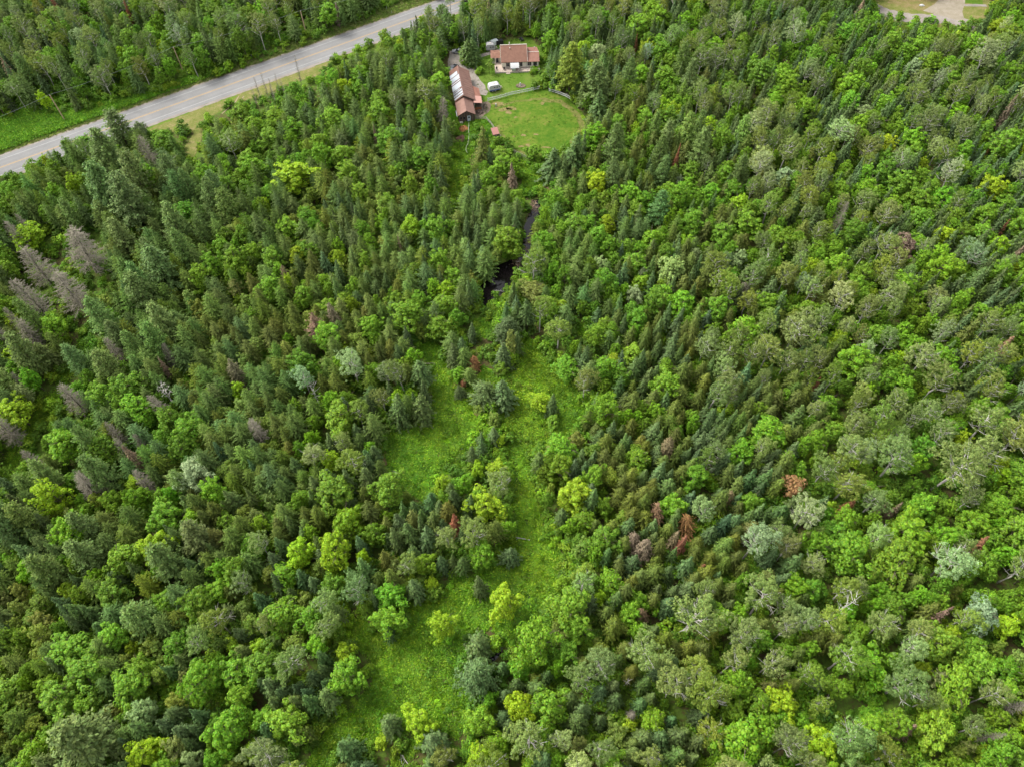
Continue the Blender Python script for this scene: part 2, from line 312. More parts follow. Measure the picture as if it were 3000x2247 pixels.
def conifer(r, H, R, base=.1, gap=.42, droop=.25, prof=.85, size=.34, ragged=.15, up=.2, dens=1., bulge=0.):
    L = Leaves(); z = H*base
    while z < H*.985:
        t = (z/H-base)/(1-base)
        rad = R*((1-t)**prof)*(1+bulge*sin(pi*t)) + .06
        if t < .12: rad *= .7+2.5*t
        nb = max(4, int((3.5+rad*4.2)*dens)); a0 = r.random()*6.28
        for k in range(nb):
            az = a0+2*pi*k/nb+r.normal()*.2; ln = rad*(1+r.normal()*ragged); 
            if ln < .1: ln = .1
            zz = z+r.normal()*gap*.3; m = max(1, int(ln/(size*.95)))
            s_ = (np.arange(m)+.55+.35*r.random())/m; s_ = np.concatenate([s_, s_[m//3:]])
            side = np.concatenate([np.zeros(m), np.where(r.random(len(s_)-m) < .5, -1, 1)])*(.22+.3*(1-s_))*size*1.6
            cx = cos(az)*s_*ln - sin(az)*side; cy = sin(az)*s_*ln+cos(az)*side
            sl = up*t - droop*(1-t)
            cz = zz + s_*ln*sl - .12*(s_**2)*ln + r.normal(size=len(s_))*.05
            c = np.stack([cx, cy, cz], 1); o = np.array([cos(az), sin(az), 0.])
            n = np.array([0, 0, 1.])[None]*1. + o[None]*(.25+.65*s_[:, None]) + r.normal(size=c.shape)*.28
            d = o[None]+np.array([0, 0, sl-.25])[None]+r.normal(size=c.shape)*.25
            sz = size*(.75+.5*r.random(len(s_)))*(.75+.25*(1-t))
            L.put(c, n, d, sz*.85, sz*.55)
        z += gap*(1-.45*t)*(.85+.3*r.random())
    c = np.array([[0, 0, H*.985]]); L.put(c, np.array([[1., .2, .3]]), np.array([[0, 0, 1.]]), np.array([.3]), np.array([.1]))
    L.put(c, np.array([[-.3, 1, .3]]), np.array([[0, 0, 1.]]), np.array([.3]), np.array([.1]))
    return L.arrays()
def pine(r, H, R):
    """white pine: tiers of long up-swept plumes with gaps"""
    L = Leaves(); z = H*.22
    while z < H*.97:
        t = (z/H-.22)/.78; rad = R*1.1*(1-t)**.85*(.8+.4*r.random())+.25; nb = int(6+rad*1.4); a0 = r.random()*6
        for k in range(nb):
            az = a0+2*pi*k/nb+r.normal()*.25; ln = rad*(.75+.4*r.random()); m = max(2, int(ln/.42))
            for j in range(m):
                s_ = (j+1)/m
                if s_ < .3: continue
                q = 5+int(2*s_); bx = cos(az)*ln*s_; by = sin(az)*ln*s_; bz = z+ln*s_*(.08+.35*t)+.25*s_*s_
                c = np.array([bx, by, bz])+r.normal(size=(q, 3))*np.array([.3, .3, .13])
                o = np.array([cos(az), sin(az), 0.])
                n = np.array([0, 0, 1.])+o*.4+r.normal(size=(q, 3))*.4; d = o+np.array([0, 0, .35])+r.normal(size=(q, 3))*.5
                sz = .30*(.7+.6*r.random(q)); L.put(c, n, d, sz, sz*.6)
        z += .95*(1-.4*t)*(.8+.4*r.random())
    return L.arrays()
def broad(r, H, R, base=.25, ncl=70, per=42, leaf=.33, rc=.85, flat=1., open_=0., shell=.5):
    L = Leaves(); zc = H*(base+(1-base)*.5); rz = H*(1-base)*.5
    lob = [(r.random()*6.28, .12+.2*r.random(), r.integers(2, 6)) for _ in range(3)]
    for i in range(ncl):
        a = r.random()*6.28; ct = 1-1.75*r.random()**1.15; st = math.sqrt(max(0, 1-ct*ct))
        f = shell+(1-shell)*r.random()**.5
        k = 1+sum(A*sin(n_*a+p) for p, A, n_ in lob)*.95
        if ct < 0: f *= 1-.2*(-ct)
        c0 = np.array([cos(a)*st*R*f*k, sin(a)*st*R*f*k, zc+ct*rz*f*(1+.12*r.normal())])
        if open_ and r.random() < open_: continue
        rr = rc*(.6+.7*r.random()); q = int(per*(.6+.8*r.random()))
        v = r.normal(size=(q, 3)); v[:, 2] = np.abs(v[:, 2])*.9-.25; v /= np.linalg.norm(v, axis=1, keepdims=True)
        c = c0+v*rr*(.75+.25*r.random((q, 1)))*np.array([1, 1, .75*flat])
        n = v+np.array([0, 0, .55])+r.normal(size=(q, 3))*.32; d = r.normal(size=(q, 3))
        sz = leaf*(.65+.7*r.random(q)); L.put(c, n, d, sz*.7, sz*.6)
    V = L.arrays(); V[:, 0] *= .88+.26*r.random(); V[:, 0] += V[:, 2]*r.normal()*.05; V[:, 1] += V[:, 2]*r.normal()*.05
    return V
def limbs(r, mb, H, R, r0, base=.3, n=9, up=.8, fork=2, sides=4):
    mb.tube([(0, 0, 0), (r.normal()*.12, r.normal()*.12, H*.35), (r.normal()*.3, r.normal()*.3, H*.62), (r.normal()*.4, r.normal()*.4, H*.88)], [r0, r0*.8, r0*.5, r0*.15], 6)
    for i in range(n):
        z = H*(base+(.8-base)*i/n); a = i*2.4+r.normal()*.4; ln = R*(.65+.4*r.random())*(1-.25*i/n)
        p0 = Vector((0, 0, z)); d = Vector((cos(a), sin(a), up*(.7+.6*r.random())))
        p1 = p0+d*ln*.5; p2 = p0+d*ln*.95+Vector((0, 0, ln*.15))
        mb.tube([p0, p1, p2], [r0*.42, r0*.28, r0*.07], sides)
        for j in range(fork):
            e = Vector((cos(a+r.normal()*.9), sin(a+r.normal()*.9), .7*up+.3*r.random())); q = p0+(p1-p0)*(.6+.8*r.random())
            mb.tube([q, q+e*ln*.45], [r0*.2, r0*.04], 3)
def deadtree(r, mb, H, R, tw=6, gap=.38, up=.1, thick=.022):
    mb.tube([(0, 0, 0), (0, 0, H*.5), (r.normal()*.1, r.normal()*.1, H)], [.16 if R > 1 else .06, .11 if R > 1 else .04, .03 if R > 1 else .012], 6)
    z = H*.15
    while z < H*.97:
        t = z/H; rad = R*1.15*(1-t)**.5+.1; nb = 7 if rad > .6 else 5; a0 = r.random()*6
        for k in range(nb):
            if r.random() < .12: continue
            a = a0+2*pi*k/nb+r.normal()*.3; ln = rad*(.7+.5*r.random()); o = Vector((cos(a), sin(a), up+.25*t+r.normal()*.12)); p0 = Vector((0, 0, z)); p1 = p0+o*ln*.55; p2 = p0+o*ln-Vector((0, 0, ln*.1))
            mb.tube([p0, p1, p2], [thick*1.9, thick*1.2, thick*.5], 3)
            for j in range(tw):
                s_ = .3+.65*r.random(); q = p0+o*ln*s_; sd_ = 1 if j % 2 else -1
                e = Vector((cos(a+sd_*(.5+.6*r.random())), sin(a+sd_*(.5+.6*r.random())), r.normal()*.35)); l2 = rad*(.2+.3*r.random())*(1.15-s_)
                mb.tube([q, q+e*max(l2, .15)], [thick, thick*.5], 3)
        z += gap*(.8+.4*r.random())
def trunk(H, r0, frac=.9):
    m_ = MB(); m_.tube([(0, 0, -.1), (0, 0, H*.45), (0, 0, H*frac)], [r0, r0*.65, r0*.12], 6); return m_

# kind: (nominal height, nominal radius, number of variants)
KIND = {}
def variant(kind, H, R, leafv, wood, ml, mw):
    k = KIND.setdefault(kind, dict(H=H, R=R, v=[]))
    i = len(k['v'])
    full = mesh_from(kind+'_mesh', leafv, wood, ml, mw)
    crown = mesh_from(kind+'_crown_mesh', leafv, None, ml, mw) if leafv is not None else None
    tr = mesh_from(kind+'_trunk_mesh', None, wood, ml, mw) if wood and wood.v else None
    k['v'].append((full, crown, tr))
for i in range(7):
    r = np.random.default_rng(100+i)
    variant('spruce', 8.5, 1.6, conifer(r, 8.5, 1.75+.4*r.random(), [.04,.03,.22,.05,.1,.3,.03][i], .46, .1+.22*r.random(), .78+.35*r.random(), .31, .15+.2*r.random(), .2, .9+.4*r.random()), trunk(8.5, .15), M_needle, M_bark)
    variant('fir', 8, 1.7, conifer(r, 8, 1.75+.4*r.random(), [.06,.03,.2,.05,.1,.28,.03][i], .36, .05, .5+.3*r.random(), .25, .2+.14*r.random(), .5, 1.15, .2*r.random()), trunk(8, .15), M_needle, M_bark)
    variant('larch', 9, 1.9, conifer(r, 9, 2.25, .08, .46, -.12, .58, .22, .34, .5, 1.25, .12), trunk(9, .16), M_needle, M_bark)
    variant('pine', 14, 3.3, pine(r, 14, 3.6), trunk(14, .3), M_needle, M_bark)
    wd = MB(); limbs(r, wd, 11, 2.6, .17, .25, 8, .8)
    variant('maple', 11, 2.7, broad(r, 11-r.random()*2, 2.6, .15, 190, 38, .205, .5, 1., .1, .45), wd, M_leaf, M_bark)
    wd = MB(); limbs(r, wd, 14, 3.0, .2, .42, 11, .75, 3)
    variant('poplar', 14, 2.85, broad(r, 14, 2.75, .40, 210, 30, .145, .38, 1., .12, .42), wd, M_leaf, M_barkp)
    wd = MB(); limbs(r, wd, 8, 1.3, .1, .2, 5, 1.2, 1)
    variant('alder', 8, 1.7, broad(r, 8, 1.5, .08, 90, 28, .165, .36, 1., 0, .4), wd, M_leaf, M_bark)
    wd = MB(); deadtree(r, wd, 11, 2.1, 10, .34)
    variant('dead', 11, 2.1, None, wd, M_leaf, M_dead)
    if i < 3:
        wd = MB(); limbs(r, wd, 12, 1.6, .13, .3, 12, .5, 3)
        variant('snag', 12, 1.6, None, wd, M_leaf, M_barkp)
        wd = MB(); deadtree(r, wd, 7, .5, 2, .6, .9, .02)
        variant('sapling', 7, .5, None, wd, M_leaf, M_dead)
# shrubs and herb clumps
for i in range(4):
    r = np.random.default_rng(300+i)
    variant('shrub', 2.2, 1.4, broad(r, 2.3, 1.15, -.1, 22, 26, .22, .5, .9, 0, .3), MB(), M_leaf, M_bark)
    L = Leaves(); q = 34; c = np.c_[r.normal(size=(q, 2))*.34, .05+.22*r.random(q)]; n = np.c_[r.normal(size=(q, 2))*.55, np.ones(q)]
    L.put(c, n, r.normal(size=(q, 3)), .16*(.5+r.random(q)), .08*(.6+r.random(q))); variant('herb', .3, .5, L.arrays(), MB(), M_grass, M_bark)
    L = Leaves(); q = 26; c = np.c_[r.normal(size=(q, 2))*.3, .1+.12*r.random(q)]; n = np.c_[r.normal(size=(q, 2))*1.2, .35*np.ones(q)]; d = np.c_[r.normal(size=(q, 2))*.35, np.ones(q)]
    L.put(c, n, d, .2*(.6+.7*r.random(q)), .06*np.ones(q)); variant('tuft', .3, .45, L.arrays(), MB(), M_grass, M_bark)
    L = Leaves(); q = 26; c = np.c_[r.normal(size=(q, 2))*.4, .02+.05*r.random(q)]; n = np.c_[r.normal(size=(q, 2))*.35, np.ones(q)]
    L.put(c, n, r.normal(size=(q, 3)), .11*(.5+r.random(q)), .09*(.6+r.random(q))); variant('litter', .1, .5, L.arrays(), MB(), M_grass, M_bark)

TINT = dict(spruce=(.075,.122,.030), fir=(.104,.138,.023), larch=(.114,.182,.036), pine=(.098,.155,.036), maple=(.110,.218,.010), poplar=(.138,.195,.044), alder=(.128,.184,.020), yellow=(.195,.31,.008), dead=(.3,.25,.2), snag=(.4,.4,.35), sapling=(.3,.25,.2), red=(.205,.088,.045), brown=(.18,.135,.085), orange=(.27,.145,.055), lime=(.115,.245,.009), blue=(.072,.120,.037), pale=(.19,.26,.095), olive=(.135,.175,.032))
def tint(key, r, x=0., y=0., calm=1.):
    if calm < 1: return tuple(float(q*(1+r.normal()*.05)) for q in TINT[key])
    c = np.array(TINT[key])*math.exp(r.normal()*.14); w_ = wob(x*.06, y*.06)
    c = c*np.array([1+.07*w_+r.normal()*.08, 1+.03*r.normal(), 1-.10*w_+r.normal()*.15]); return tuple(float(max(.005, q)) for q in c)

# ------------------------------------------------------------------ trees that stand out in the photograph: (mesh kind, colour, crown centre in the picture, crown width, height m, label)
HERO = [
 ('spruce','blue',1381,975,30,7,'small dark blue spruce alone in the grass at the top of the upper meadow'),
 ('larch','larch',1322,1008,44,9,'soft green larch at the top left of the island of trees in the upper meadow'),
 ('spruce','blue',1350,1016,34,9,'blue spruce at the back of the tree island in the upper meadow'),
 ('spruce','spruce',1330,1040,44,9,'wide grey-green spruce in the middle of the upper meadow tree island'),
 ('larch','larch',1358,1050,40,8,'larch beside the orange dead tree in the upper meadow'),
 ('fir','orange',1389,1062,30,5,'orange dead fir on the right side of the upper meadow tree island'),
 ('maple','lime',1338,1092,44,5,'round bright green bushy tree below the island of larches in the upper meadow'),
 ('larch','larch',1373,1098,36,6,'small larch above the red bush in the upper meadow'),
 ('alder','red',1358,1122,20,3,'small deep red bush in the upper meadow'),
 ('spruce','spruce',1348,1145,27,5,'little spruce beside the red bush in the upper meadow'),
 ('pine','blue',1488,966,62,9,'grey-green pine heading the right-hand clump of the upper meadow'),
 ('alder','olive',1500,1000,42,10,'yellow-green birch standing inside the right-hand spruce clump'),
 ('spruce','blue',1474,1035,46,10,'blue spruce at the front of the right-hand clump in the upper meadow'),
 ('spruce','spruce',1512,1005,34,9,'dark spruce on the right flank of the upper meadow clump'),
 ('alder','maple',1472,1080,36,4,'small green bush at the foot of the blue spruce clump'),
 ('fir','spruce',1420,1150,64,8,'left half of the big round pair of firs in the middle of the upper meadow'),
 ('spruce','blue',1472,1155,74,9,'right half of the big round pair of firs in the middle of the upper meadow'),
 ('alder','maple',1440,1190,44,4,'green bush growing out of the front of the big round firs'),
 ('alder','alder',1408,1200,32,3,'low bush at the left foot of the big round firs'),
 ('maple','yellow',1582,1175,52,6,'bright yellow-green leafy tree on the right side of the upper meadow'),
 ('spruce','spruce',1616,1188,34,8,'narrow spruce touching the yellow-green tree on the right of the upper meadow'),
 ('alder','maple',1618,1232,46,3,'dark green bush in front of the narrow spruce on the right of the upper meadow'),
 ('alder','alder',1442,1232,44,5,'pale green rounded birch where the two meadow lobes meet'),
 ('spruce','blue',1448,1272,40,8,'blue spruce just below where the two meadow lobes meet'),
 ('maple','yellow',1461,1292,32,4,'small yellow-green maple between the spruces at the meadow tip'),
 ('spruce','spruce',1405,1287,30,7,'small spruce on the right edge of the left meadow lobe'),
 ('spruce','blue',1412,1314,34,8,'pointed spruce below another small one on the right edge of the left lobe'),
 ('spruce','spruce',1382,1333,32,8,'leftmost spruce of the row between the two meadow lobes'),
 ('maple','yellow',1401,1366,42,6,'smaller yellow maple of the pair below the meadow spruces'),
 ('maple','yellow',1443,1368,60,7,'larger yellow maple of the pair below the meadow spruces'),
 ('maple','yellow',1295,1414,46,7,'bright yellow maple at the bottom edge of the left meadow lobe'),
 ('maple','lime',1364,1418,50,8,'green maple between the yellow maple and the grey poplar'),
 ('poplar','poplar',1472,1420,72,12,'grey-green poplar with pale bare twigs at the lower tip of the upper meadow'),
 ('maple','lime',1402,1432,56,9,'green maple left of the grey poplar at the lower tip of the upper meadow'),
 ('maple','yellow',1425,1478,100,11,'large yellow-green maple below the upper meadow'),
 ('spruce','spruce',1230,1190,60,12,'broad dark spruce standing out into the left edge of the upper meadow'),
 ('spruce','spruce',1236,1095,62,11,'dark drooping spruce beside the fallen log on the left of the upper meadow'),
 ('poplar','larch',1176,1100,58,14,'birch with slim white trunks on the left edge of the upper meadow'),
 ('spruce','spruce',1162,1195,60,13,'dark spruce in front of the white-stemmed birch'),
 ('poplar','alder',1638,970,78,11,'wide rounded poplar right of the upper meadow top'),
 ('poplar','alder',1583,918,56,12,'tall oval poplar left of the wide rounded poplar'),
 ('spruce','spruce',1546,920,46,12,'dark pointed spruce left of the tall oval poplar'),
 ('poplar','olive',1716,1125,62,13,'tall yellowish poplar on the right side of the upper meadow'),
 ('maple','yellow',1799,1055,46,8,'yellow maple poking out above the spruces right of the upper meadow'),
 ('maple','maple',1672,1085,80,6,'spreading green bush tree on the right rim of the upper meadow'),
 ('maple','yellow',1672,1452,90,10,'large bright yellow-green maple right of the stream corridor'),
 ('spruce','red',1334,1535,38,12,'tall rust-red dead spruce above the lower meadow'),
 ('poplar','olive',1386,1568,82,13,'broad pale olive poplar right beside the rust-red dead spruce'),
 ('spruce','blue',1249,1578,60,12,'grey-blue spruce standing left of the rust-red one'),
 ('spruce','spruce',1162,1580,50,12,'spruce two crowns to the left of the rust-red one'),
 ('maple','yellow',991,1626,98,12,'big yellow-green maple among dark spruces at the left of the lower meadow'),
 ('maple','lime',1239,1650,66,9,'bright green maple at the top of the lower meadow'),
 ('maple','yellow',1264,1700,38,5,'small yellow-green maple under the bright green one'),
 ('spruce','blue',1294,1650,42,8,'round spruce right of the bright green maple'),
 ('spruce','blue',1492,1624,52,7,'round dark blue spruce alone in the stream corridor'),
 ('spruce','blue',1215,1728,62,10,'large round spruce at the top left of the lower meadow'),
 ('spruce','spruce',1408,1716,40,10,'slim spruce standing in the top of the lower meadow'),
 ('maple','yellow',1480,1766,86,9,'vivid yellow maple beside the stream bend'),
 ('maple','yellow',1309,1828,78,9,'vivid yellow maple in the middle of the lower meadow'),
 ('maple','lime',1128,1816,86,9,'green maple at the left of the lower meadow with spruces poking through'),
 ('spruce','blue',1107,1764,32,9,'small blue spruce behind the green maple on the left of the lower meadow'),
 ('spruce','blue',1138,1850,34,8,'small blue spruce in front of the green maple on the left of the lower meadow'),
 ('spruce','spruce',1403,1892,76,10,'large dark spruce left of the widened stream'),
 ('pine','blue',1400,1984,96,12,'silvery pine with star-shaped plumes below the widened stream'),
 ('maple','lime',1578,1886,128,13,'biggest round green maple right of the widened stream'),
 ('maple','lime',1432,2048,46,6,'small green maple below the silvery pine'),
 ('spruce','spruce',1145,2122,66,8,'round dark spruce at the bottom of the lower meadow'),
 ('maple','yellow',1222,2102,88,9,'bright yellow-green maple at the bottom of the lower meadow'),
 ('alder','yellow',1119,2172,42,4,'small yellow bush below the round dark spruce'),
 ('spruce','blue',1272,2180,86,12,'big dusty blue spruce at the bottom centre'),
 ('poplar','olive',1306,2222,62,10,'olive poplar next to the big dusty blue spruce'),
 ('maple','yellow',1395,2200,80,10,'yellow maple at the bottom right of the lower meadow'),
 ('maple','lime',1455,2170,72,9,'green maple beside the yellow one at the bottom of the picture'),
 ('maple','lime',1011,1982,104,11,'large green maple on the left rim of the lower meadow'),
 ('maple','yellow',1006,1910,58,8,'yellowish maple above the large green one on the left rim of the lower meadow'),
 ('spruce','blue',1018,2195,70,12,'dusty blue spruce at the lower left corner of the lower meadow'),
 ('poplar','poplar',948,1835,70,12,'grey poplar with bare twigs left of the lower meadow'),
 ('spruce','red',1994,1594,36,10,'brick-red dead spruce, the brightest one right of the lower meadow'),
 ('spruce','brown',1966,1582,40,9,'pinkish brown dying spruce touching the brick-red one'),
 ('larch','orange',2010,1540,46,9,'straw-orange dying larch above the brick-red spruce'),
 ('spruce','red',2056,1664,22,6,'small red dead spruce tip below and right of the brick-red one'),
 ('poplar','poplar',2026,1815,132,15,'huge grey-green poplar in the lower right forest, topmost of the pale group'),
 ('poplar','poplar',1894,1912,112,14,'grey-green poplar on the left of the pale group'),
 ('poplar','poplar',1982,2003,118,14,'grey-green poplar in the middle of the pale group'),
 ('poplar','alder',2088,2042,108,14,'greener poplar on the right of the pale group'),
 ('maple','lime',2173,2016,76,11,'bright lime-green maple between grey poplars at lower right'),
 ('maple','lime',2188,2170,150,13,'very large vivid green maple at the bottom edge on the right'),
 ('poplar','poplar',2164,1858,92,14,'round grey poplar right of the huge topmost one'),
 ('poplar','poplar',2255,1945,82,14,'grey poplar above the lime-green maple'),
 ('poplar','poplar',2236,1758,108,14,'wide grey poplar left of the leaning dead trunk'),
 ('poplar','pale',2212,1590,98,14,'pale poplar with white branches fanning out'),
 ('snag','snag',1834,1998,30,8,'small bare grey snag among spruces at the lower right'),
 ('dead','dead',1846,2095,38,5,'brown dead bush among small spruces at the lower right'),
 ('poplar','poplar',1548,2170,118,14,'broad grey poplar at the bottom centre right'),
 ('snag','snag',2472,1776,60,19,'long bare dead trunk with stubby branches leaning over grey poplars'),
 ('spruce','red',2867,1606,42,10,'orange-red dead spruce near the right edge'),
 ('spruce','brown',2742,1812,36,12,'brown-tipped dying spruce leaning right in the lower right forest'),
 ('spruce','brown',2652,2138,42,9,'rusty dying spruce near the bottom right'),
 ('dead','dead',2960,2066,44,12,'grey dead spruce at the right edge near the bottom'),
 ('dead','dead',2898,2152,30,11,'thin grey dead spruce in a dark gap near the bottom right'),
 ('maple','lime',2669,1550,130,11,'large round green maple, upper one of the three at lower right'),
 ('maple','maple',2488,1626,112,11,'large round dark green maple, left one of the three at lower right'),
 ('maple','maple',2628,1672,140,11,'large round green maple, lowest one of the three at lower right'),
 ('poplar','pale',2782,1648,112,13,'silvery whitish poplar right of the three round maples'),
 ('poplar','poplar',2798,1370,150,16,'huge grey poplar in the right-hand forest'),
 ('poplar','poplar',2625,1348,108,15,'grey poplar left of the huge one in the right-hand forest'),
 ('poplar','poplar',2336,966,112,15,'grey domed poplar above the right-hand poplar stand'),
 ('spruce','red',2390,1136,20,8,'small brick-red dead spruce in the right-hand poplar stand'),
 ('spruce','red',2486,1482,28,8,'red dead spruce left of the two pink cones'),
 ('spruce','brown',2580,1498,26,9,'left one of two pinkish dead cones on the right'),
 ('spruce','brown',2617,1500,28,10,'right one of two pinkish dead cones on the right'),
 ('alder','orange',2322,1424,62,9,'orange-brown bushy tree in the right-hand forest'),
 ('maple','lime',2490,1052,92,11,'bright green maple in the middle of the right-hand forest'),
 ('spruce','brown',2953,330,30,12,'brown dead spruce at the upper right edge'),
 ('spruce','red',2902,428,14,8,'little red dead spruce below the brown one at the upper right'),
 ('spruce','red',2934,680,20,9,'red-brown dead spruce at the right edge, middle of the three'),
 ('spruce','brown',2984,750,28,10,'brown dead spruce at the right edge, lowest of the three'),
 ('poplar','olive',2590,718,78,12,'left half of a tan-brown spreading crown in the upper right forest'),
 ('maple','brown',2652,712,72,11,'right half of a tan-brown spreading crown in the upper right forest'),
 ('poplar','pale',2461,390,76,13,'whitish poplar in the upper right forest'),
 ('poplar','pale',2880,165,84,15,'whitish poplar below the far gravel road'),
 ('dead','dead',2461,650,34,13,'bare pinkish dead trunk in the upper right forest'),
 ('pine','alder',1672,200,84,17,'very tall soft green tree right of the house'),
 ('pine','pine',1752,252,82,17,'tall soft green pine behind the right end of the paddock'),
 ('spruce','spruce',1756,320,62,13,'full spruce below the tall pine by the paddock'),
 ('maple','lime',1731,398,64,11,'round green maple at the right end of the paddock'),
 ('spruce','spruce',1682,450,68,13,'dark broad spruce at the lower right of the paddock'),
 ('spruce','blue',1712,434,26,12,'narrow blue spruce between the dark spruce and the round maple'),
 ('spruce','spruce',1620,480,68,11,'grey-green spruce at the bottom right of the paddock, in front of the grass'),
 ('spruce','red',1980,468,20,12,'rust-red dead spruce in the forest right of the paddock'),
 ('maple','yellow',1788,660,48,8,'small bright yellow maple right of the pond'),
 ('spruce','red',1865,130,12,8,'tiny reddish dead tip in the forest right of the house'),
 ('spruce','spruce',1367,152,44,9,'left one of the twin spruces on the driveway island'),
 ('spruce','spruce',1386,149,44,9.5,'right one of the twin spruces on the driveway island'),
 ('alder','alder',1433,192,25,5,'rounded golden-green shrub at the corner of the deck'),
 ('alder','maple',1414,205,16,2,'small dark green bush left of the golden-green shrub'),
 ('dead','dead',1296,332,44,11,'bare grey-brown tree left of the barn'),
 ('spruce','fir',1411,428,46,14,'tall brownish-green spruce below the small hut'),
 ('spruce','blue',1436,460,26,8,'small blue spruce hugging the tall one below the hut'),
 ('maple','maple',1462,450,58,5,'round green maple below the small hut by the paddock fence'),
 ('maple','maple',1562,440,46,5,'leafy bush overlapping the bottom edge of the paddock'),
 ('maple','lime',1468,482,66,9,'big green maple between the paddock and the pond'),
 ('maple','maple',1428,520,60,9,'green maple left of the brown-topped spruce'),
 ('spruce','brown',1503,520,34,10,'spruce with a brown dying top above the pond'),
 ('maple','maple',1482,690,88,12,'big leafy green maple on the left bank of the pond'),
 ('larch','larch',1416,775,56,12,'larch on the left bank of the pond narrows'),
 ('poplar','alder',1561,782,82,12,'pale feathery tree on the right bank of the pond'),
 ('maple','olive',1561,845,80,8,'yellow-flecked maple below the pale feathery tree by the pond'),
 ('maple','lime',1619,800,48,9,'bright green maple right of the pale feathery tree by the pond'),
 ('dead','dead',238,735,112,16,'largest of the grey bare larches on the left'),
 ('dead','dead',112,782,84,15,'grey bare larch left of the largest one'),
 ('dead','dead',205,856,98,15,'grey bare larch below the largest one'),
 ('dead','dead',98,872,78,15,'grey bare larch at the lower left of the bare group'),
 ('dead','dead',60,700,50,13,'thin bare larch beside the yellow-green maple at the left edge'),
 ('dead','dead',216,1168,62,12,'bare grey tree below the trail on the left'),
 ('dead','dead',252,1426,76,12,'bare grey tree in the middle left forest'),
 ('dead','dead',106,1352,46,11,'small bare tree near the left edge'),
 ('snag','snag',486,1146,54,12,'whitish snag with fanned branches in the left forest'),
 ('spruce','brown',402,1340,40,13,'pinkish brown dying spruce in the left forest, upper one'),
 ('dead','dead',424,1414,50,11,'bare brown tree just below the pinkish dying spruce'),
 ('spruce','brown',482,1080,24,10,'thin pink-brown dead spruce above the whitish snag'),
 ('dead','dead',18,1262,62,13,'bare grey tree cut by the left edge'),
 ('dead','dead',86,988,62,12,'bare grey tree below the bare larch group on the left'),
 ('maple','yellow',42,1204,84,10,'yellow maple at the left edge'),
 ('maple','lime',186,1308,98,12,'bright green maple in the middle left forest'),
 ('maple','yellow',156,1454,92,12,'yellow-green maple below the bright green one on the left'),
 ('maple','lime',422,1196,92,11,'bright maple in the left forest above the pinkish spruce'),
 ('fir','brown',928,970,56,12,'broad brown dying fir left of the upper meadow'),
 ('fir','brown',980,932,40,12,'narrow brown dying fir beside the broad one'),
 ('maple','maple',984,1226,104,12,'large round dark green maple left of the upper meadow'),
 ('snag','snag',921,1150,38,14,'tall whitish snag above the large round maple'),
 ('dead','dead',756,1268,60,11,'bare pink-grey tree in the forest left of the upper meadow'),
 ('poplar','alder',1027,1352,78,11,'pale olive round poplar left of the left meadow lobe'),
 ('maple','yellow',967,1338,60,9,'yellow-green maple touching the pale olive poplar'),
 ('pine','pine',310,560,94,19,'tall white pine, left one of the big group below the highway'),
 ('pine','pine',372,600,96,20,'tall white pine, front one of the big group below the highway'),
 ('pine','pine',402,520,84,19,'tall white pine, back one of the big group below the highway'),
 ('pine','pine',308,462,84,18,'white pine with layered plumes near the highway'),
 ('pine','pine',350,380,80,14,'dark pine overlapping the edge of the highway'),
 ('maple','lime',424,530,64,12,'dark green maple tucked behind the big pines'),
 ('maple','yellow',74,684,84,11,'yellow-green maple near the bare larches on the left'),
 ('maple','yellow',217,532,46,10,'small yellow-green maple among the pines below the highway'),
 ('dead','dead',435,456,54,15,'bare brown spruce by the roadside clearing'),
 ('maple','maple',470,420,66,10,'birch with a leaning pale trunk at the roadside clearing'),
 ('pine','pine',470,790,90,17,'white pine left of the young mixed stand'),
 ('pine','pine',420,870,84,16,'white pine in front of the one beside the young stand'),
 ('maple','yellow',864,514,104,11,'broad yellow-green maple in the forest below the highway'),
 ('spruce','brown',1103,405,14,10,'thin brown dead spruce between the highway and the barn'),
 ('spruce','brown',1176,731,14,11,'thin reddish-brown dead spruce left of the pond'),
 ('spruce','red',169,22,20,15,'bright red dead spruce beyond the highway, left one'),
 ('spruce','red',374,38,18,13,'dull red dead spruce beyond the highway, right one'),
 ('pine','pine',253,2176,150,18,'huge soft pine in the bottom left corner'),
 ('pine','pine',574,1580,82,15,'soft green pine in the lower left forest, right one of a pair'),
 ('pine','pine',493,1646,84,15,'soft green pine in the lower left forest, left one of a pair'),
 ('pine','larch',416,1806,90,13,'pale feathery larch with drooping plumes in the lower left forest'),
 ('maple','lime',194,1560,92,12,'round green maple in the lower left forest'),
 ('maple','yellow',872,1616,82,11,'yellow-green maple left of the big one by dark spruces'),
 ('maple','lime',583,2006,112,12,'large green maple in the lower left forest'),
 ('maple','lime',669,2132,112,12,'large green maple near the bottom left'),
 ('maple','yellow',434,2190,92,11,'yellow-tinged maple at the bottom edge left'),
 ('pine','pine',253,1626,82,14,'soft green pine right of the round green maple at lower left'),
 ('maple','yellow',384,1898,42,6,'small vivid yellow maple in the lower left forest'),
]
for i, (a, b, h_) in enumerate(((755,262,8),(775,250,9),(793,262,8),(812,250,8),(830,258,7),(872,208,11),(800,285,8),(745,285,7))):
    HERO.append(('sapling','sapling',a,b,13,h_,None))

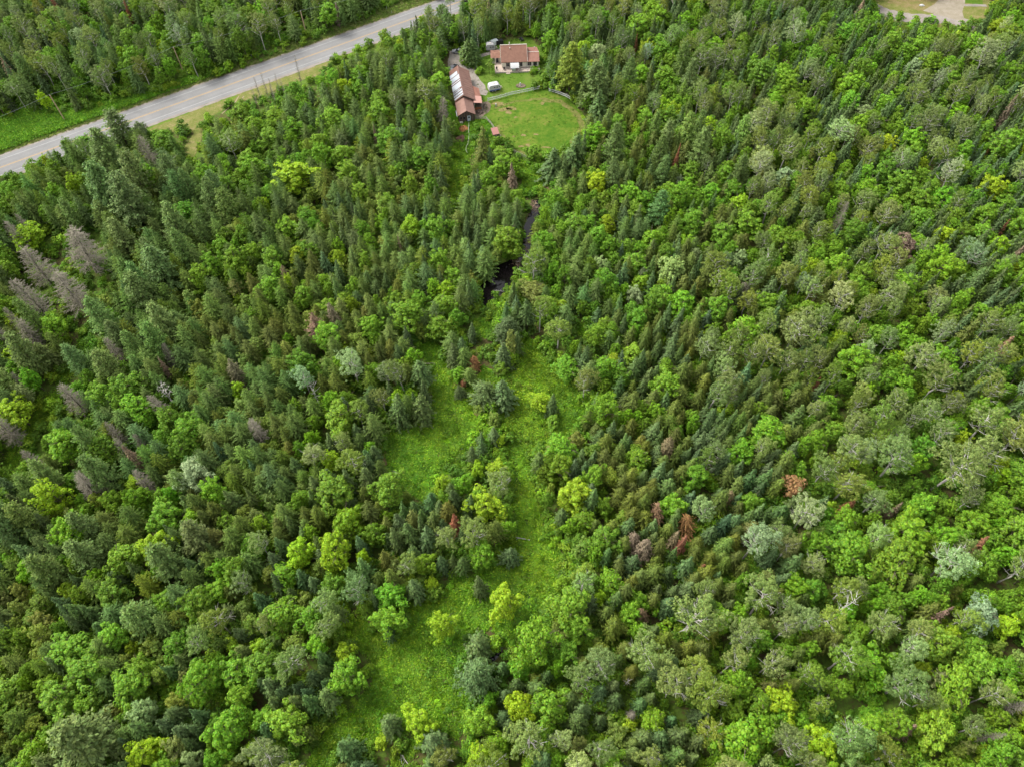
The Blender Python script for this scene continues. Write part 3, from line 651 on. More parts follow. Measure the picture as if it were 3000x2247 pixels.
# ------------------------------------------------------------------ what grows where: species mix over the picture, 10 columns x 8 rows
MIX = """MPSL MPML MPLML LLSM PMSL MLSP MSPM MSPM MMSS MPSM
WLMP WLPL LLMM LMMBL SLBML MCML MCMWL MPSM MMSSP MMSSP
WMLD WLLB MLBML SLMBL BSLLM MMLL CMMSC CPMMP MPSMM MMSS
WMMD LBWLL BLCCB CBMLC SLML SMLM SCMMS PSCPM PMPM MSSPM
WLMD LMDML LBCLB MLPSM SMSK SKMM SCCMS SCMPC PMPMP PMPM
LMSW LMBMS SLBCM SSMMC SSPMC MKMSM SCCSC SCSPM PMPMM MMPMM
SLMB BMLMB BPBMS SSMKP SSMK SMPMK CSPSC PPMCM PPMMC MBPMM
LLMMB LSMBB MSMPB SSMSK SMSK SMPKS SSPMS PPMMM PMPM MMPMB""".split('\n')
MIX = [r_.split() for r_ in MIX]
CODE = dict(S='spruce', C='fir', W='pine', L='larch', M='maple', P='poplar', B='alder', D='dead', K='alder')
RAD = dict(spruce=(1.15,1.9), fir=(1.15,1.75), pine=(2.1,3.3), larch=(1.3,2.1), maple=(1.3,3.7), poplar=(1.7,3.5), alder=(1.0,2.1), dead=(1.1,2.0), snag=(1.1,1.6))
def height_for(kind, rr, r):
    f = r.random()
    return {'spruce': 3.2+3.2*rr+3.5*f, 'fir': 3.4+3.2*rr+3*f, 'pine': 7.5+2.4*rr+3*f, 'larch': 3.6+2.9*rr+3.3*f, 'maple': 4.4+1.5*rr+2.5*f, 'poplar': 7+1.4*rr+3*f, 'alder': 2.8+1.5*rr+2*f, 'dead': 5+3*rr+2*f, 'snag': 8+2*rr+2*f}[kind]
trees = []            # dict(kind, col, x, y, r, h, label)
cellmap = {}
def near_ok(x, y, rr, k):
    cx, cy = int(x//4), int(y//4)
    for i in range(cx-2, cx+3):
        for j in range(cy-2, cy+3):
            for (a, b, q) in cellmap.get((i, j), ()):
                if (a-x)**2+(b-y)**2 < (k*(q+rr))**2: return False
    return True
def put(x, y, rr, **kw):
    cellmap.setdefault((int(x//4), int(y//4)), []).append((x, y, rr)); trees.append(dict(x=x, y=y, r=rr, **kw))
for (kind, col, a, b, wpx, h_, lab) in HERO:
    zc = h_*(.62 if kind in ('maple','poplar','alder') else .5)
    x, y = P(a, b, zc); rr = wpx/2*depth(x, y, zc)/FOC
    put(x, y, rr, kind=kind, col=col, h=h_, label=lab or 'thin bare grey sapling in the row beside the highway', hero=True)
NH = len(trees)
# candidates everywhere in and just outside the view
HARD = [k for k in PX]
GAP = dict(isl=[(1290,1000),(1400,925),(1470,950),(1520,950),(1600,1000),(1690,1100),(1710,1260),(1560,1310),(1490,1300),(1440,1260),(1400,1330),(1350,1400),(1290,1390)], low=[(1060,1810),(1290,1720),(1330,1680),(1420,1650),(1560,1650),(1600,1830),(1530,1900),(1430,1960),(1390,2100),(1260,2230),(1080,2230),(1000,2060),(980,1850)], p1=[(138,285),(180,285),(215,365),(170,365)], p2=[(495,145),(540,145),(565,228),(515,228)], p3=[(858,22),(905,22),(925,122),(875,122)], deadg=[(130,650),(290,660),(330,800),(240,850),(250,900),(150,920),(60,900),(40,830),(80,720)], cor=[(1440,1000),(1560,1020),(1560,1075),(1500,1085),(1440,1075)])
def candidates(n):
    y = 4+316*rng.random(n)**.9; x = (rng.random(n)*2-1)*(95+.62*y+14)
    return x, y
def lookup(u, v, r):
    c = int(np.clip((u+r.normal()*70)/300, 0, 9.99)); q = int(np.clip((v+r.normal()*70)/281, 0, 7.99)); s_ = MIX[q][c]
    return s_
def visible_open(x, y, rr, h_, names):
    bad = np.zeros(x.shape, bool)
    for fz, fx in ((0, 0), (0, .6), (0, -.6), (.25, .8), (.25, -.8), (.5, .75), (.5, -.75), (.75, .5), (.75, -.5), (.9, 0), (1, 0)):
        u, v = proj(x+fx*rr, y, fz*h_)
        for k in names: bad |= pip(u, v, PX[k])
    return bad
FORMS = dict(maple=(('yellow',.07),('lime',.16),('pale',.02)), poplar=(('pale',.10),('olive',.08),('alder',.2)), spruce=(('blue',.3),('brown',.01)), fir=(('brown',.02),('olive',.12)), alder=(('olive',.22),('yellow',.04)), larch=(('alder',.1),('pine',.2)), pine=(('larch',.25),))
def scatter(n, kinds_ok, rmin, rmax, k, gapn=0.):
    X, Y = candidates(n); ks = []; R_ = np.zeros(n); H_ = np.zeros(n)
    U, V = proj(X, Y, 4.)
    for i in range(n):
        mix_ = lookup(U[i], V[i], rng)
        if rng.random() < .62: kd = CODE[mix_[int((wob(X[i]*.16+3, Y[i]*.16)*.75+.5+rng.normal()*.06)*97) % len(mix_)]] if False else CODE[mix_[int(np.clip((wob(X[i]*.2+3, Y[i]*.2)*.8+.5)+rng.normal()*.05, 0, .999)*len(mix_))]]
        else: kd = CODE[mix_[rng.integers(len(mix_))]]
        if kd == 'dead' and rng.random() < .5: kd = 'larch'
        lo, hi = RAD[kd]; far = 1.
        R_[i] = (lo+(hi-lo)*rng.random()**1.3); H_[i] = height_for(kd, R_[i], rng); ks.append(kd)
    bad = visible_open(X, Y, R_, H_, HARD)
    for gk in GAP:
        for fz in (.3, .6, .95):
            u_, v_ = proj(X, Y, fz*H_); bad |= pip(u_, v_, GAP[gk])
    for hh in trees[:NH]:
        zc = hh['h']*.55; hu, hv = proj(hh['x'], hh['y'], zc); wp = hh['r']/depth(hh['x'], hh['y'], zc)*FOC
        for fz in (.5, .85):
            u_, v_ = proj(X, Y, fz*H_); bad |= (Y < hh['y']) & ((u_-hu)**2+(v_-hv)**2 < (wp*.75+8)**2)
    t_ = (X-RA.x)*RN.x+(Y-RA.y)*RN.y
    bad |= (t_ > -4) & (t_ < 13)
    bad |= (t_ > -26) & (t_ <= -4) & (V > 150) & (U < 300) & (rng.random(n) < .8)
    for i in range(n):
        if bad[i] or ks[i] not in kinds_ok or not (rmin <= R_[i] <= rmax): continue
        if near_ok(X[i], Y[i], R_[i], k):
            q = rng.random(); cl = None
            for nm, p_ in FORMS.get(ks[i], ()):
                if q < p_: cl = nm; break
                q -= p_
            put(X[i], Y[i], R_[i], kind=ks[i], col=cl, h=H_[i], label=None, hero=False)
scatter(9000, ('maple','poplar','pine','dead'), 2.0, 4, .78)
scatter(26000, tuple(RAD), 1.25, 2.6, .70)
scatter(26000, ('spruce','fir','larch','alder','maple'), 1.1, 2.0, .66)
scatter(11000, ('spruce','fir','larch','alder'), .9, 1.6, .64)
print('trees', len(trees))

# ------------------------------------------------------------------ words for the unlabelled trees
NAMES = dict(spruce='spruce_tree', fir='fir_tree', larch='larch_tree', pine='pine_tree', maple='maple_tree', poplar='poplar_tree', alder='birch_tree', dead='dead_tree', snag='dead_tree', sapling='bare_sapling')
CATS = dict(spruce='spruce tree', fir='fir tree', larch='larch tree', pine='pine tree', maple='maple tree', poplar='poplar tree', alder='birch tree', dead='dead tree', snag='dead tree', sapling='sapling')
LOOK = dict(spruce='dark blue-green pointed spruce', fir='olive-green cone-shaped fir', larch='soft green feathery larch', pine='tall soft green pine', maple='bright green round-crowned maple', poplar='grey-green open-crowned poplar', alder='small mottled yellow-green birch', dead='bare grey-brown dead tree', snag='bare pale snag', sapling='thin bare sapling')
SPOTS = [(1520,140,'behind the red-roofed house'),(1250,250,'between the highway and the barn'),(1250,450,'left of the barn and field'),(1480,560,'around the head of the pond'),(1330,700,'left of the pond'),(1680,700,'right of the pond'),(1780,380,'right of the paddock'),(1150,1000,'left of the upper meadow'),(1720,1150,'right of the upper meadow'),(1400,900,'between the pond and the upper meadow'),(1400,1400,'between the two meadows'),(1130,1600,'above the lower meadow'),(950,1850,'left of the lower meadow'),(1620,1600,'right of the stream'),(1650,1950,'right of the lower meadow'),(300,150,'beyond the highway'),(700,120,'beyond the middle of the highway'),(250,480,'along the near side of the highway'),(700,450,'below the roadside clearing'),(200,800,'around the bare larches'),(600,850,'in the young mixed stand'),(250,1150,'below the narrow trail'),(650,1250,'in the middle of the left forest'),(200,1600,'in the lower left forest'),(600,1800,'in the forest left of the big yellow maple'),(250,2050,'in the bottom left corner'),(650,2150,'at the bottom edge left of the lower meadow'),(2000,1400,'above the brick-red dead spruce'),(2000,1750,'around the pale poplar group'),(2000,2150,'at the bottom edge right of the lower meadow'),(2500,1750,'around the leaning dead trunk'),(2500,2150,'in the bottom right forest'),(2850,1900,'near the lower right edge'),(2500,1350,'around the two pinkish dead cones'),(2850,1400,'around the huge grey poplar'),(2300,1000,'in the right-hand poplar stand'),(2750,1000,'in the right-hand maple forest'),(2100,700,'in the tall forest right of the pond'),(2600,650,'around the tan-brown crown'),(2100,300,'in the forest right of the tall pines'),(2600,300,'below the far gravel road'),(2000,60,'along the top edge right of the house'),(2950,600,'at the upper right edge'),(2900,180,'next to the far yard')]
SP = np.array([(a, b) for a, b, _ in SPOTS], float)

# ------------------------------------------------------------------ plant the trees
def on_screen(t, m=60):
    for z in (0, t['h']):
        u, v = proj(t['x'], t['y'], z)
        if -m < u < 3000+m and -m < v < 2247+m: return True
    return False
count = {}
def plant(t, whole):
    k = KIND[t['kind']]; full, crown, tr = k['v'][rng.integers(len(k['v']))]
    sq = 1+rng.normal()*.07; sc = (t['r']/k['R']*sq, t['r']/k['R']/sq, t['h']/k['H']); rz = rng.random()*6.28; tn = tint(t['col'] or t['kind'], rng, t['x'], t['y'], .3 if t['hero'] else 1.)
    nm = NAMES[t['kind']]
    lean = 0
    if whole or crown is None or tr is None:
        o = link(nm, full); o['tint'] = tn
    else:
        o = bpy.data.objects.new(nm, None); C.objects.link(o); o.empty_display_size = .3
        c = link('crown', crown, o); c['tint'] = tn; q = link('trunk', tr, o)
    o.location = (t['x'], t['y'], 0); o.rotation_euler = (rng.normal()*.035, rng.normal()*.035, rz); o.scale = sc
    return o
stuff = {}
sized = sorted([t for t in trees if not t['hero'] and on_screen(t)], key=lambda t: -(t['r']*t['h']/depth(t['x'], t['y'], t['h']*.6)**2))
rest = [t for t in trees if not t['hero'] and not on_screen(t)]
for t in trees:
    if t['hero']:
        o = plant(t, t['kind'] in ('dead','snag','sapling')); tag(o, t['label'], CATS[t['kind']])
        if t['kind'] == 'sapling': o['group'] = 'bare saplings beside the highway'
        n_ = NAMES[t['kind']]; count[n_] = count.get(n_, 0)+1
pend = []
for t in sized:
    n_ = NAMES[t['kind']]
    if count.get(n_, 0) < 285:
        count[n_] = count.get(n_, 0)+1
        o = plant(t, t['kind'] not in ('poplar', 'pine'))
        u, v = proj(t['x'], t['y'], t['h']*.5); d = ((SP-np.array([u, v]))**2).sum(1); s_ = SPOTS[int(d.argmin())][2]
        tag(o, None, CATS[t['kind']]); pend.append((o, t, u, v, int(d.argmin())))
    else: rest.append(t)
# every label from what the tree looks like and what it stands next to
heroes = [(proj(t['x'], t['y'], t['h']*.5), t['label']) for t in trees if t['hero'] and t['label'] and t['kind'] != 'sapling' and len(t['label'].split()) <= 10]
HP = np.array([h[0] for h in heroes])
def tone(t, tn):
    if t['col'] in ('yellow','lime','pale','olive','blue','brown','red'): return dict(yellow='yellow-green ', lime='vivid green ', pale='silvery ', olive='olive ', blue='bluish ', brown='browning ', red='rusty ')[t['col']]
    g = tn[1]; q = TINT[t['kind']]; rr_ = (tn[0]/tn[1])/(q[0]/q[1])
    if rr_ > 1.09: return 'yellowish '
    if rr_ < .9: return 'cooler '
    return 'darker ' if g < q[1]*.95 else 'lighter '
PLUR = dict(spruce='spruces', fir='firs', larch='larches', pine='pines', maple='maples', poplar='poplars', birch='birches', tree='dead trees', snag='snags', sapling='saplings')
for o, t, u, v, si in pend:
    noun = LOOK[t['kind']].split(' ')[-1]; tn = o.get('tint') or (o.children[0]['tint'] if o.children else TINT[t['kind']])
    lo, hi = RAD[t['kind']]; f = (t['r']-lo)/(hi-lo); size = 'large ' if f > .6 else ('small ' if f < .22 else '')
    d2 = ((HP-np.array([u, v]))**2).sum(1); j = int(d2.argmin()); du, dv = u-HP[j][0], v-HP[j][1]
    if d2[j] < 95**2:
        w_ = ('just left of' if du < 0 else 'just right of') if abs(du) > abs(dv) else ('just behind' if dv < 0 else 'just in front of')
        base = w_+' the '+heroes[j][1]
        lab = size+tone(t, tn)+noun+' '+base
        if len(lab.split()) > 16: lab = tone(t, tn)+noun+' '+base
        if len(lab.split()) > 16: lab = noun+' '+base
        grp = PLUR[noun]+' '+base
    if d2[j] >= 95**2 or len(lab.split()) > 16:
        a, b, sp = SPOTS[si]; side = ('left side' if u < a else 'right side') if abs(u-a) > abs(v-b) else ('far side' if v < b else 'near side')
        lab = size+tone(t, tn)+' '.join(LOOK[t['kind']].split(' ')[1:])+' '+sp+', '+side
        grp = PLUR[noun]+' '+sp
    while len(lab.split()) > 16: lab = ' '.join(lab.split()[1:])
    lab = lab.replace('green green', 'green'); o['label'] = lab; o['group'] = grp
protos = bpy.data.collections.new('plant_sources')         # never linked to the scene: only read by the scatter of the stuff below
proto_col = {}
for kd, k in KIND.items():
    pc = bpy.data.collections.new(kd+'_sources'); proto_col[kd] = pc
    for i, (full, _, _) in enumerate(k['v']):
        o = bpy.data.objects.new('%s_source_%02d' % (kd, i), full); pc.objects.link(o)
def scatter_stuff(name, kd, X, Y, Z, SC, RZ, T, label, cat):
    n = len(X); me = bpy.data.meshes.new(name); me.vertices.add(n)
    me.vertices.foreach_set('co', np.c_[X, Y, Z].astype('f').ravel())
    def attr(nm, ty, a, f): q = me.attributes.new(nm, ty, 'POINT'); q.data.foreach_set(f, np.asarray(a, 'f' if f != 'value' or ty == 'FLOAT' else 'i').ravel())
    attr('scl', 'FLOAT_VECTOR', SC, 'vector'); attr('rot', 'FLOAT_VECTOR', np.c_[np.zeros(n), np.zeros(n), RZ], 'vector'); attr('tint', 'FLOAT_VECTOR', T, 'vector')
    attr('pick', 'INT', rng.integers(len(KIND[kd]['v']), size=n), 'value')
    o = link(name, me); ng = bpy.data.node_groups.new(name+'_scatter', 'GeometryNodeTree')
    ng.interface.new_socket('Geometry', in_out='INPUT', socket_type='NodeSocketGeometry'); ng.interface.new_socket('Geometry', in_out='OUTPUT', socket_type='NodeSocketGeometry')
    N = ng.nodes; L = ng.links; gi = N.new('NodeGroupInput'); go = N.new('NodeGroupOutput'); ip = N.new('GeometryNodeInstanceOnPoints')
    ci = N.new('GeometryNodeCollectionInfo'); ci.inputs['Collection'].default_value = proto_col[kd]; ci.inputs['Separate Children'].default_value = True; ci.inputs['Reset Children'].default_value = True
    def na(nm, ty): q = N.new('GeometryNodeInputNamedAttribute'); q.data_type = ty; q.inputs['Name'].default_value = nm; return q.outputs[0]
    L.new(gi.outputs[0], ip.inputs['Points']); L.new(ci.outputs[0], ip.inputs['Instance']); ip.inputs['Pick Instance'].default_value = True
    L.new(na('pick', 'INT'), ip.inputs['Instance Index']); L.new(na('rot', 'FLOAT_VECTOR'), ip.inputs['Rotation']); L.new(na('scl', 'FLOAT_VECTOR'), ip.inputs['Scale'])
    L.new(ip.outputs[0], go.inputs[0]); md = o.modifiers.new('scatter', 'NODES'); md.node_group = ng
    return tag(o, label, cat, kind='stuff')
STUFFL = dict(spruce='mass of small dark spruces filling the forest', fir='mass of small olive firs filling the forest', larch='mass of small soft green larches filling the forest', maple='mass of small bright maples filling the forest', poplar='mass of grey-green poplars filling the forest', alder='mass of small mottled birches filling the forest', pine='pines beyond the picture edge', dead='bare dead trees beyond the picture edge')
for kd in STUFFL:
    ts = [t for t in rest if t['kind'] == kd]
    if not ts: continue
    k = KIND[kd]
    scatter_stuff(kd+'_woods', kd, [t['x'] for t in ts], [t['y'] for t in ts], np.zeros(len(ts)), [(t['r']/k['R'], t['r']/k['R'], t['h']/k['H']) for t in ts], rng.random(len(ts))*6.28, [tint(t['col'] or kd, rng, t['x'], t['y']) for t in ts], STUFFL[kd], 'woods')
print({k: v for k, v in count.items()}, len(rest))

# ------------------------------------------------------------------ undergrowth, meadow herbs, grass tufts
def ground_cover(name, kd, n, names, inside, smin, smax, cols, label, cat, hs_=1., pad=None, clumpy=0.):
    X, Y = candidates(n)
    t_ = (X-RA.x)*RN.x+(Y-RA.y)*RN.y; ok = ~((t_ > -.4) & (t_ < 11.2))
    u, v = proj(X, Y, 0.); ok &= (u > -120) & (u < 3120) & (v > -60) & (v < 2400)
    op = in_open(X, Y, names)
    ok &= op if inside else ~op
    if clumpy:
        q = np.array([wob(a*.35+9, b*.35) for a, b in zip(X, Y)]); ok &= (q+rng.normal(size=n)*.25) > clumpy
    X = X[ok]; Y = Y[ok]; m = len(X); s_ = smin+(smax-smin)*rng.random(m)**1.5
    c = np.array(cols)[rng.integers(len(cols), size=m)]*np.exp(rng.normal(size=(m, 1))*.15)
    lo = np.array([wob(a*.12+4, b*.12) for a, b in zip(X, Y)])[:, None]; l2 = np.array([wob(a*.45+1, b*.45+7) for a, b in zip(X, Y)])[:, None]; c = c*(1+lo*np.array([.24, .08, 0]))*(1+.22*l2)
    return scatter_stuff(name, kd, X, Y, np.zeros(m)+.01, np.c_[s_, s_, s_*hs_*(.8+.4*rng.random(m))], rng.random(m)*6.28, c, label, cat)
OPEN_ALL = list(PX)
GR = [(.095,.20,.010),(.115,.225,.008),(.08,.165,.012),(.145,.24,.012),(.09,.18,.014)]
MEAD = ['meadow_a','meadow_b','meadow_h','meadow_i','meadow_c','meadow_d','meadow_e','meadow_f','meadow_g','corridor','trail','lower_field','low_grass','stream_gap']
ground_cover('undergrowth', 'shrub', 30000, OPEN_ALL, False, .5, 1.35, GR, 'leafy green undergrowth between the tree trunks', 'undergrowth')
ground_cover('meadow_herbs', 'herb', 330000, MEAD, True, .6, 1.5, [(.112,.235,.008),(.128,.25,.007),(.100,.215,.008),(.145,.25,.010),(.095,.20,.011)], 'low leafy herbs covering the meadows', 'herbs')
ground_cover('meadow_grass', 'tuft', 260000, MEAD, True, .6, 1.5, [(.105,.22,.012),(.13,.235,.016),(.095,.195,.014)], 'tufts of grass covering the meadows', 'grass')
ground_cover('sedge', 'tuft', 90000, MEAD, True, 1.1, 2.2, [(.075,.16,.012),(.09,.17,.02),(.13,.17,.03)], 'darker sedge clumps in the wet parts of the meadows', 'sedge', .8, clumpy=.3)
ground_cover('meadow_shrubs', 'shrub', 24000, ['meadow_e','meadow_f','corridor','low_grass','lower_field'], True, .2, .6, [(.105,.24,.008),(.14,.28,.008),(.08,.18,.012)], 'low bushy growth in the wet lower meadows', 'shrubbery', .8, clumpy=.12)
ground_cover('meadow_shrubs', 'shrub', 16000, ['meadow_a','meadow_b','meadow_h','meadow_i','meadow_c','meadow_d'], True, .15, .45, [(.10,.23,.008),(.115,.26,.008),(.08,.18,.012)], 'knee-high herb patches in the upper meadow', 'shrubbery', .6, clumpy=.33)
ground_cover('paddock_tufts', 'tuft', 90000, ['paddock','yard'], True, .35, .8, [(.075,.15,.010),(.10,.17,.014),(.065,.13,.010)], 'short grass tufts in the paddock and yard', 'grass', .7, clumpy=-.1)
def strip_cover(name, kd, n, s0, s1, t0, t1, smin, smax, cols, label, cat, hs_=1.):
    s_ = s0+(s1-s0)*rng.random(n); t = t0+(t1-t0)*rng.random(n); X = RA.x+RD.x*s_+RN.x*t; Y = RA.y+RD.y*s_+RN.y*t
    z = smin+(smax-smin)*rng.random(n)**1.5; c = np.array(cols)[rng.integers(len(cols), size=n)]*np.exp(rng.normal(size=(n, 1))*.15)
    scatter_stuff(name, kd, X, Y, np.zeros(n), np.c_[z, z, z*hs_], rng.random(n)*6.28, c, label, cat)
strip_cover('roadside_tufts', 'tuft', 9000, -20, 170, -9, -.6, .4, 1., [(.16,.22,.05),(.12,.20,.03),(.24,.24,.09)], 'grass tufts on the far verge of the highway', 'grass')
strip_cover('roadside_herbs', 'herb', 34000, -20, 75, -30, -3.0, .7, 1.7, [(.10,.25,.01),(.13,.27,.012),(.09,.20,.012)], 'weeds between the highway and the far trees', 'herbs', 1.5)
strip_cover('roadside_shrubs', 'shrub', 900, 40, 150, -12, -6.5, .3, .8, [(.11,.22,.012),(.14,.23,.03),(.09,.17,.018)], 'low bushes along the far verge of the highway', 'shrubbery')

# ------------------------------------------------------------------ house
M_roof = mat('red_shingles', (.195,.105,.076), .9, .1, nscale=1.2, namt=.25)
M_roofb = mat('brown_red_metal_roof', (.155,.084,.064), .6, .3, nscale=.7, col2=(.115,.060,.045))
M_roofo = mat('faded_brown_roof', (.20,.115,.09), .7, .2, nscale=.6, col2=(.155,.085,.065))
M_cream = mat('cream_siding', (.62,.57,.47), .8, .1, nscale=1.5, namt=.12)
M_deck = mat('pale_deck', (.33,.27,.225), .85, .1, nscale=2, namt=.2)
M_glass = mat('window_glass', (.02,.022,.028), .08, .6)
M_trim = mat('pale_trim', (.42,.38,.33), .7, .2)
M_wood = mat('weathered_wood', (.16,.12,.09), .9, .1, nscale=3, namt=.4)
M_dwood = mat('dark_barn_boards', (.10,.075,.065), .9, .1, nscale=3, namt=.4)
M_fence = mat('grey_fence_wood', (.30,.28,.23), .9, .1, nscale=3, namt=.3)
M_sheet = mat('white_roof_sheet', (.28,.31,.335), .35, .5, nscale=1.5, namt=.1)
M_fwhite = mat('white_fence_paint', (.5,.5,.49), .6)
M_black = mat('black_plastic', (.02,.02,.022), .5, .3)
M_rub = mat('rubber', (.025,.025,.025), .9, .1)
M_chrome = mat('steel', (.4,.4,.42), .35, .5, .6)
M_red = mat('red_machine_paint', (.42,.04,.03), .45, .4)
M_blue = mat('blue_stripe', (.05,.08,.22), .5, .3)
house = empty('house', (-3.7, 222.3, 0), radians(3.5))
tag(house, 'cream house with red-brown shingle roofs, deck and white awning', 'house')
wl_ = MB().box(.35, 8.75, .55, 8.9, 0, 2.62).box(8.75, 12.75, .65, 8.3, 0, 2.5); wl_.add([(.35,.55,2.62),(.35,8.9,2.62),(.35,4.7,5.85)], [(0,1,2)]); wl_.add([(8.72,.55,2.62),(8.72,8.9,2.62),(8.72,4.7,5.85)], [(2,1,0)])
wl_.build('wall', M_cream, house)
MB().slab([(0,0,2.62),(8.9,0,2.62),(8.9,4.7,6.0),(0,4.7,6.0)], .16).build('roof', M_roof, house)
MB().slab([(0,4.72,6.0),(8.9,4.72,6.0),(8.9,9.4,2.65),(0,9.4,2.65)], .16).build('roof', M_roof, house)
MB().box(-.05, 8.95, 4.6, 4.84, 5.98, 6.07).build('ridge_cap', M_trim, house)
for x in (-.08, 8.9): MB().slab([(x,0,2.65),(x+.08,0,2.65),(x+.08,4.7,6.03),(x,4.7,6.03)], .2).build('fascia', M_trim, house)
MB().slab([(8.92,.12,2.5),(13.0,.12,2.5),(13.0,3.3,4.1),(8.92,3.3,4.1)], .14).build('roof', mat('wing_shingles', (.22,.115,.088), .9, .1, nscale=1.2, namt=.15), house)
MB().slab([(8.92,3.32,4.1),(13.0,3.32,4.1),(12.7,8.8,2.5),(8.92,8.8,2.5)], .14).build('roof', mat('wing_back_shingles', (.18,.09,.07), .9, .1, nscale=1.2, namt=.2), house)
MB().box(8.95, 12.98, 3.22, 3.4, 4.08, 4.15).build('ridge_cap', M_trim, house)
MB().box(12.9, 13.02, .12, 3.3, 2.3, 2.42).build('fascia', M_trim, house)
for x, y, z, h_ in ((3.1,4.9,5.9,.8),(3.2,3.6,5.25,.45),(11.8,7.0,3.0,.6)):
    m_ = MB(); m_.tube([(x,y,z),(x,y,z+h_)], [.11,.11], 8); m_.tube([(x,y,z+h_),(x,y,z+h_+.1)], [.18,.12], 8); m_.build('vent_pipe', M_trim, house)
def window(x0, x1, z0, z1, y, parent=house, M=None, mull=1):
    f = MB(); t = .07
    for b in ((x0,x1,z0,z0+t),(x0,x1,z1-t,z1),(x0,x0+t,z0+t,z1-t),(x1-t,x1,z0+t,z1-t)): f.box(b[0], b[1], y-.06, y+.02, b[2], b[3], M)
    for k in range(1, mull+1): xm = x0+(x1-x0)*k/(mull+1); f.box(xm-.025, xm+.025, y-.05, y+.015, z0+t, z1-t, M)
    o = f.build('window', M_trim, parent); MB().box(x0+t, x1-t, y-.02, y+.01, z0+t, z1-t, M).build('pane', M_glass, o); return o
for a, b in ((1.7,3.0),(6.15,7.3)): window(a, b, .7, 2.2, .55)
for a, b in ((9.0,10.3),(10.9,12.2)): window(a, b, .8, 2.2, .65)
MB().box(3.9, 5.1, .5, .56, .42, 2.35).build('door', M_glass, house)
MB().box(-2.1, 13.0, -2.0, .7, .3, .42).build('deck', M_deck, house)
MB().box(-2.1, .34, .71, 3.6, .3, .42).build('deck', M_deck, house)
MB().box(-2.05, 12.95, -1.98, -1.9, 0, .3).build('deck_skirt', M_trim, house)
MB().box(1.6, 3.0, -2.7, -2.0, 0, .22).build('deck_step', M_deck, house)
for x in (-2.0, 0.3, 5.9, 8.75, 10.8, 12.85): MB().box(x-.05, x+.05, -1.95, -1.85, .42, 1.3).build('deck_post', M_trim, house)
MB().box(8.7, 8.85, .02, .17, .42, 2.5).build('porch_post', M_white, house)
for a, b in ((5.95,8.7),(8.8,12.8)):
    MB().box(a, b, -1.93, -1.88, 1.2, 1.27).build('deck_rail', M_trim, house)
aw = MB(); R_ = 6
for i in range(R_):
    t0, t1 = i/R_, (i+1)/R_
    f0 = lambda t: (.7-2.6*t, 2.55-.35*t-.55*t**3)
    a, b = f0(t0), f0(t1); aw.slab([(3.1,a[0],a[1]),(6.0,a[0],a[1]),(6.0,b[0],b[1]),(3.1,b[0],b[1])], .05)
aw.build('awning', M_white, house)
for x in (3.2, 5.9): MB().box(x-.03, x+.03, -1.8, -1.74, .42, 1.7).build('awning_post', M_white, house)
# side entrance with its own small roof
MB().box(-2.9, -.2, 3.9, 7.6, 0, 2.35).build('wall', M_cream, house)
MB().add([(-3.3,3.2,2.35),(-.05,3.2,2.35),(-.05,8.0,2.35),(-3.3,8.0,2.35),(-2.2,5.6,3.15),(-.05,5.6,3.3)], [(0,1,5,4),(3,0,4),(2,3,4,5),(0,3,2,1)]).build('roof', M_roof, house)
window(-2.7, -1.9, .8, 2.1, 3.9); MB().box(-1.5, -.6, 3.84, 3.9, .3, 2.2).build('door', M_glass, house)
for i, (x, y, l) in enumerate(((-1.5,-.6,'single dark deck chair on the left end of the house deck'), (1.1,-.9,'dark deck chair on the house deck near the step'))):
    c = empty('deck_chair', house.matrix_basis @ Vector((x, y, .42)), .5*i); tag(c, l, 'chair', 'dark deck chairs')
    MB().box(-.28,.28,-.28,.28,.38,.44).build('seat', M_black, c); MB().box(-.28,.28,.24,.3,.44,1.0).build('backrest', M_black, c)
    for sx in (-.25,.25):
        for sy in (-.25,.25): MB().box(sx-.025,sx+.025,sy-.025,sy+.025,0,.38).build('leg', M_black, c)
g = empty('barbecue', house.matrix_basis @ Vector((4.2,-1.5,.42)), 0); tag(g, 'grey covered barbecue under the edge of the awning', 'barbecue')
MB().box(-.7,.7,-.25,.25,.1,.8).build('cabinet', M_chrome, g); MB().loft([[(-.45,-.25,.8),(.45,-.25,.8),(.45,.25,.8),(-.45,.25,.8)],[(-.42,-.12,1.08),(.42,-.12,1.08),(.42,.2,1.08),(-.42,.2,1.08)]]).build('lid', M_chrome, g)

# ------------------------------------------------------------------ barn
U = Vector((-.166,.986)); V_ = Vector((.986,.166)); BO = Vector((-16.75,193.9))
barn = empty('barn', (BO.x, BO.y, 0), math.atan2(V_.y, V_.x)); tag(barn, 'long reddish-brown barn with white sheets on its left roof slope', 'barn')
w_ = MB().box(.1, 5.0, 0, 6.6, 0, 2.75); w_.add([(.1,0,2.75),(5.0,0,2.75),(2.45,0,4.05)], [(0,1,2)]); w_.box(.1, 6.0, 6.65, 22.3, 0, 2.95); w_.add([(.1,6.65,2.95),(6.0,6.65,2.95),(2.6,6.65,4.7)], [(0,1,2)]); w_.add([(.1,22.3,2.95),(6.0,22.3,2.95),(2.6,22.3,4.7)], [(2,1,0)])
w_.build('wall', M_dwood, barn)
for i in range(18):
    x = .12+i*.272; zt = 2.75+min(x-.1, 5.0-x-.25)*.5 if True else 0
    MB().box(x, x+.25, -.05, -.01, 0, min(zt, 4.0)).build('plank', M_dwood if i % 3 else M_wood, barn)
MB().slab([(-.3,-.6,2.68),(2.45,-.6,4.2),(2.45,6.66,4.2),(-.3,6.66,2.68)], .12).build('roof', M_roofo, barn)
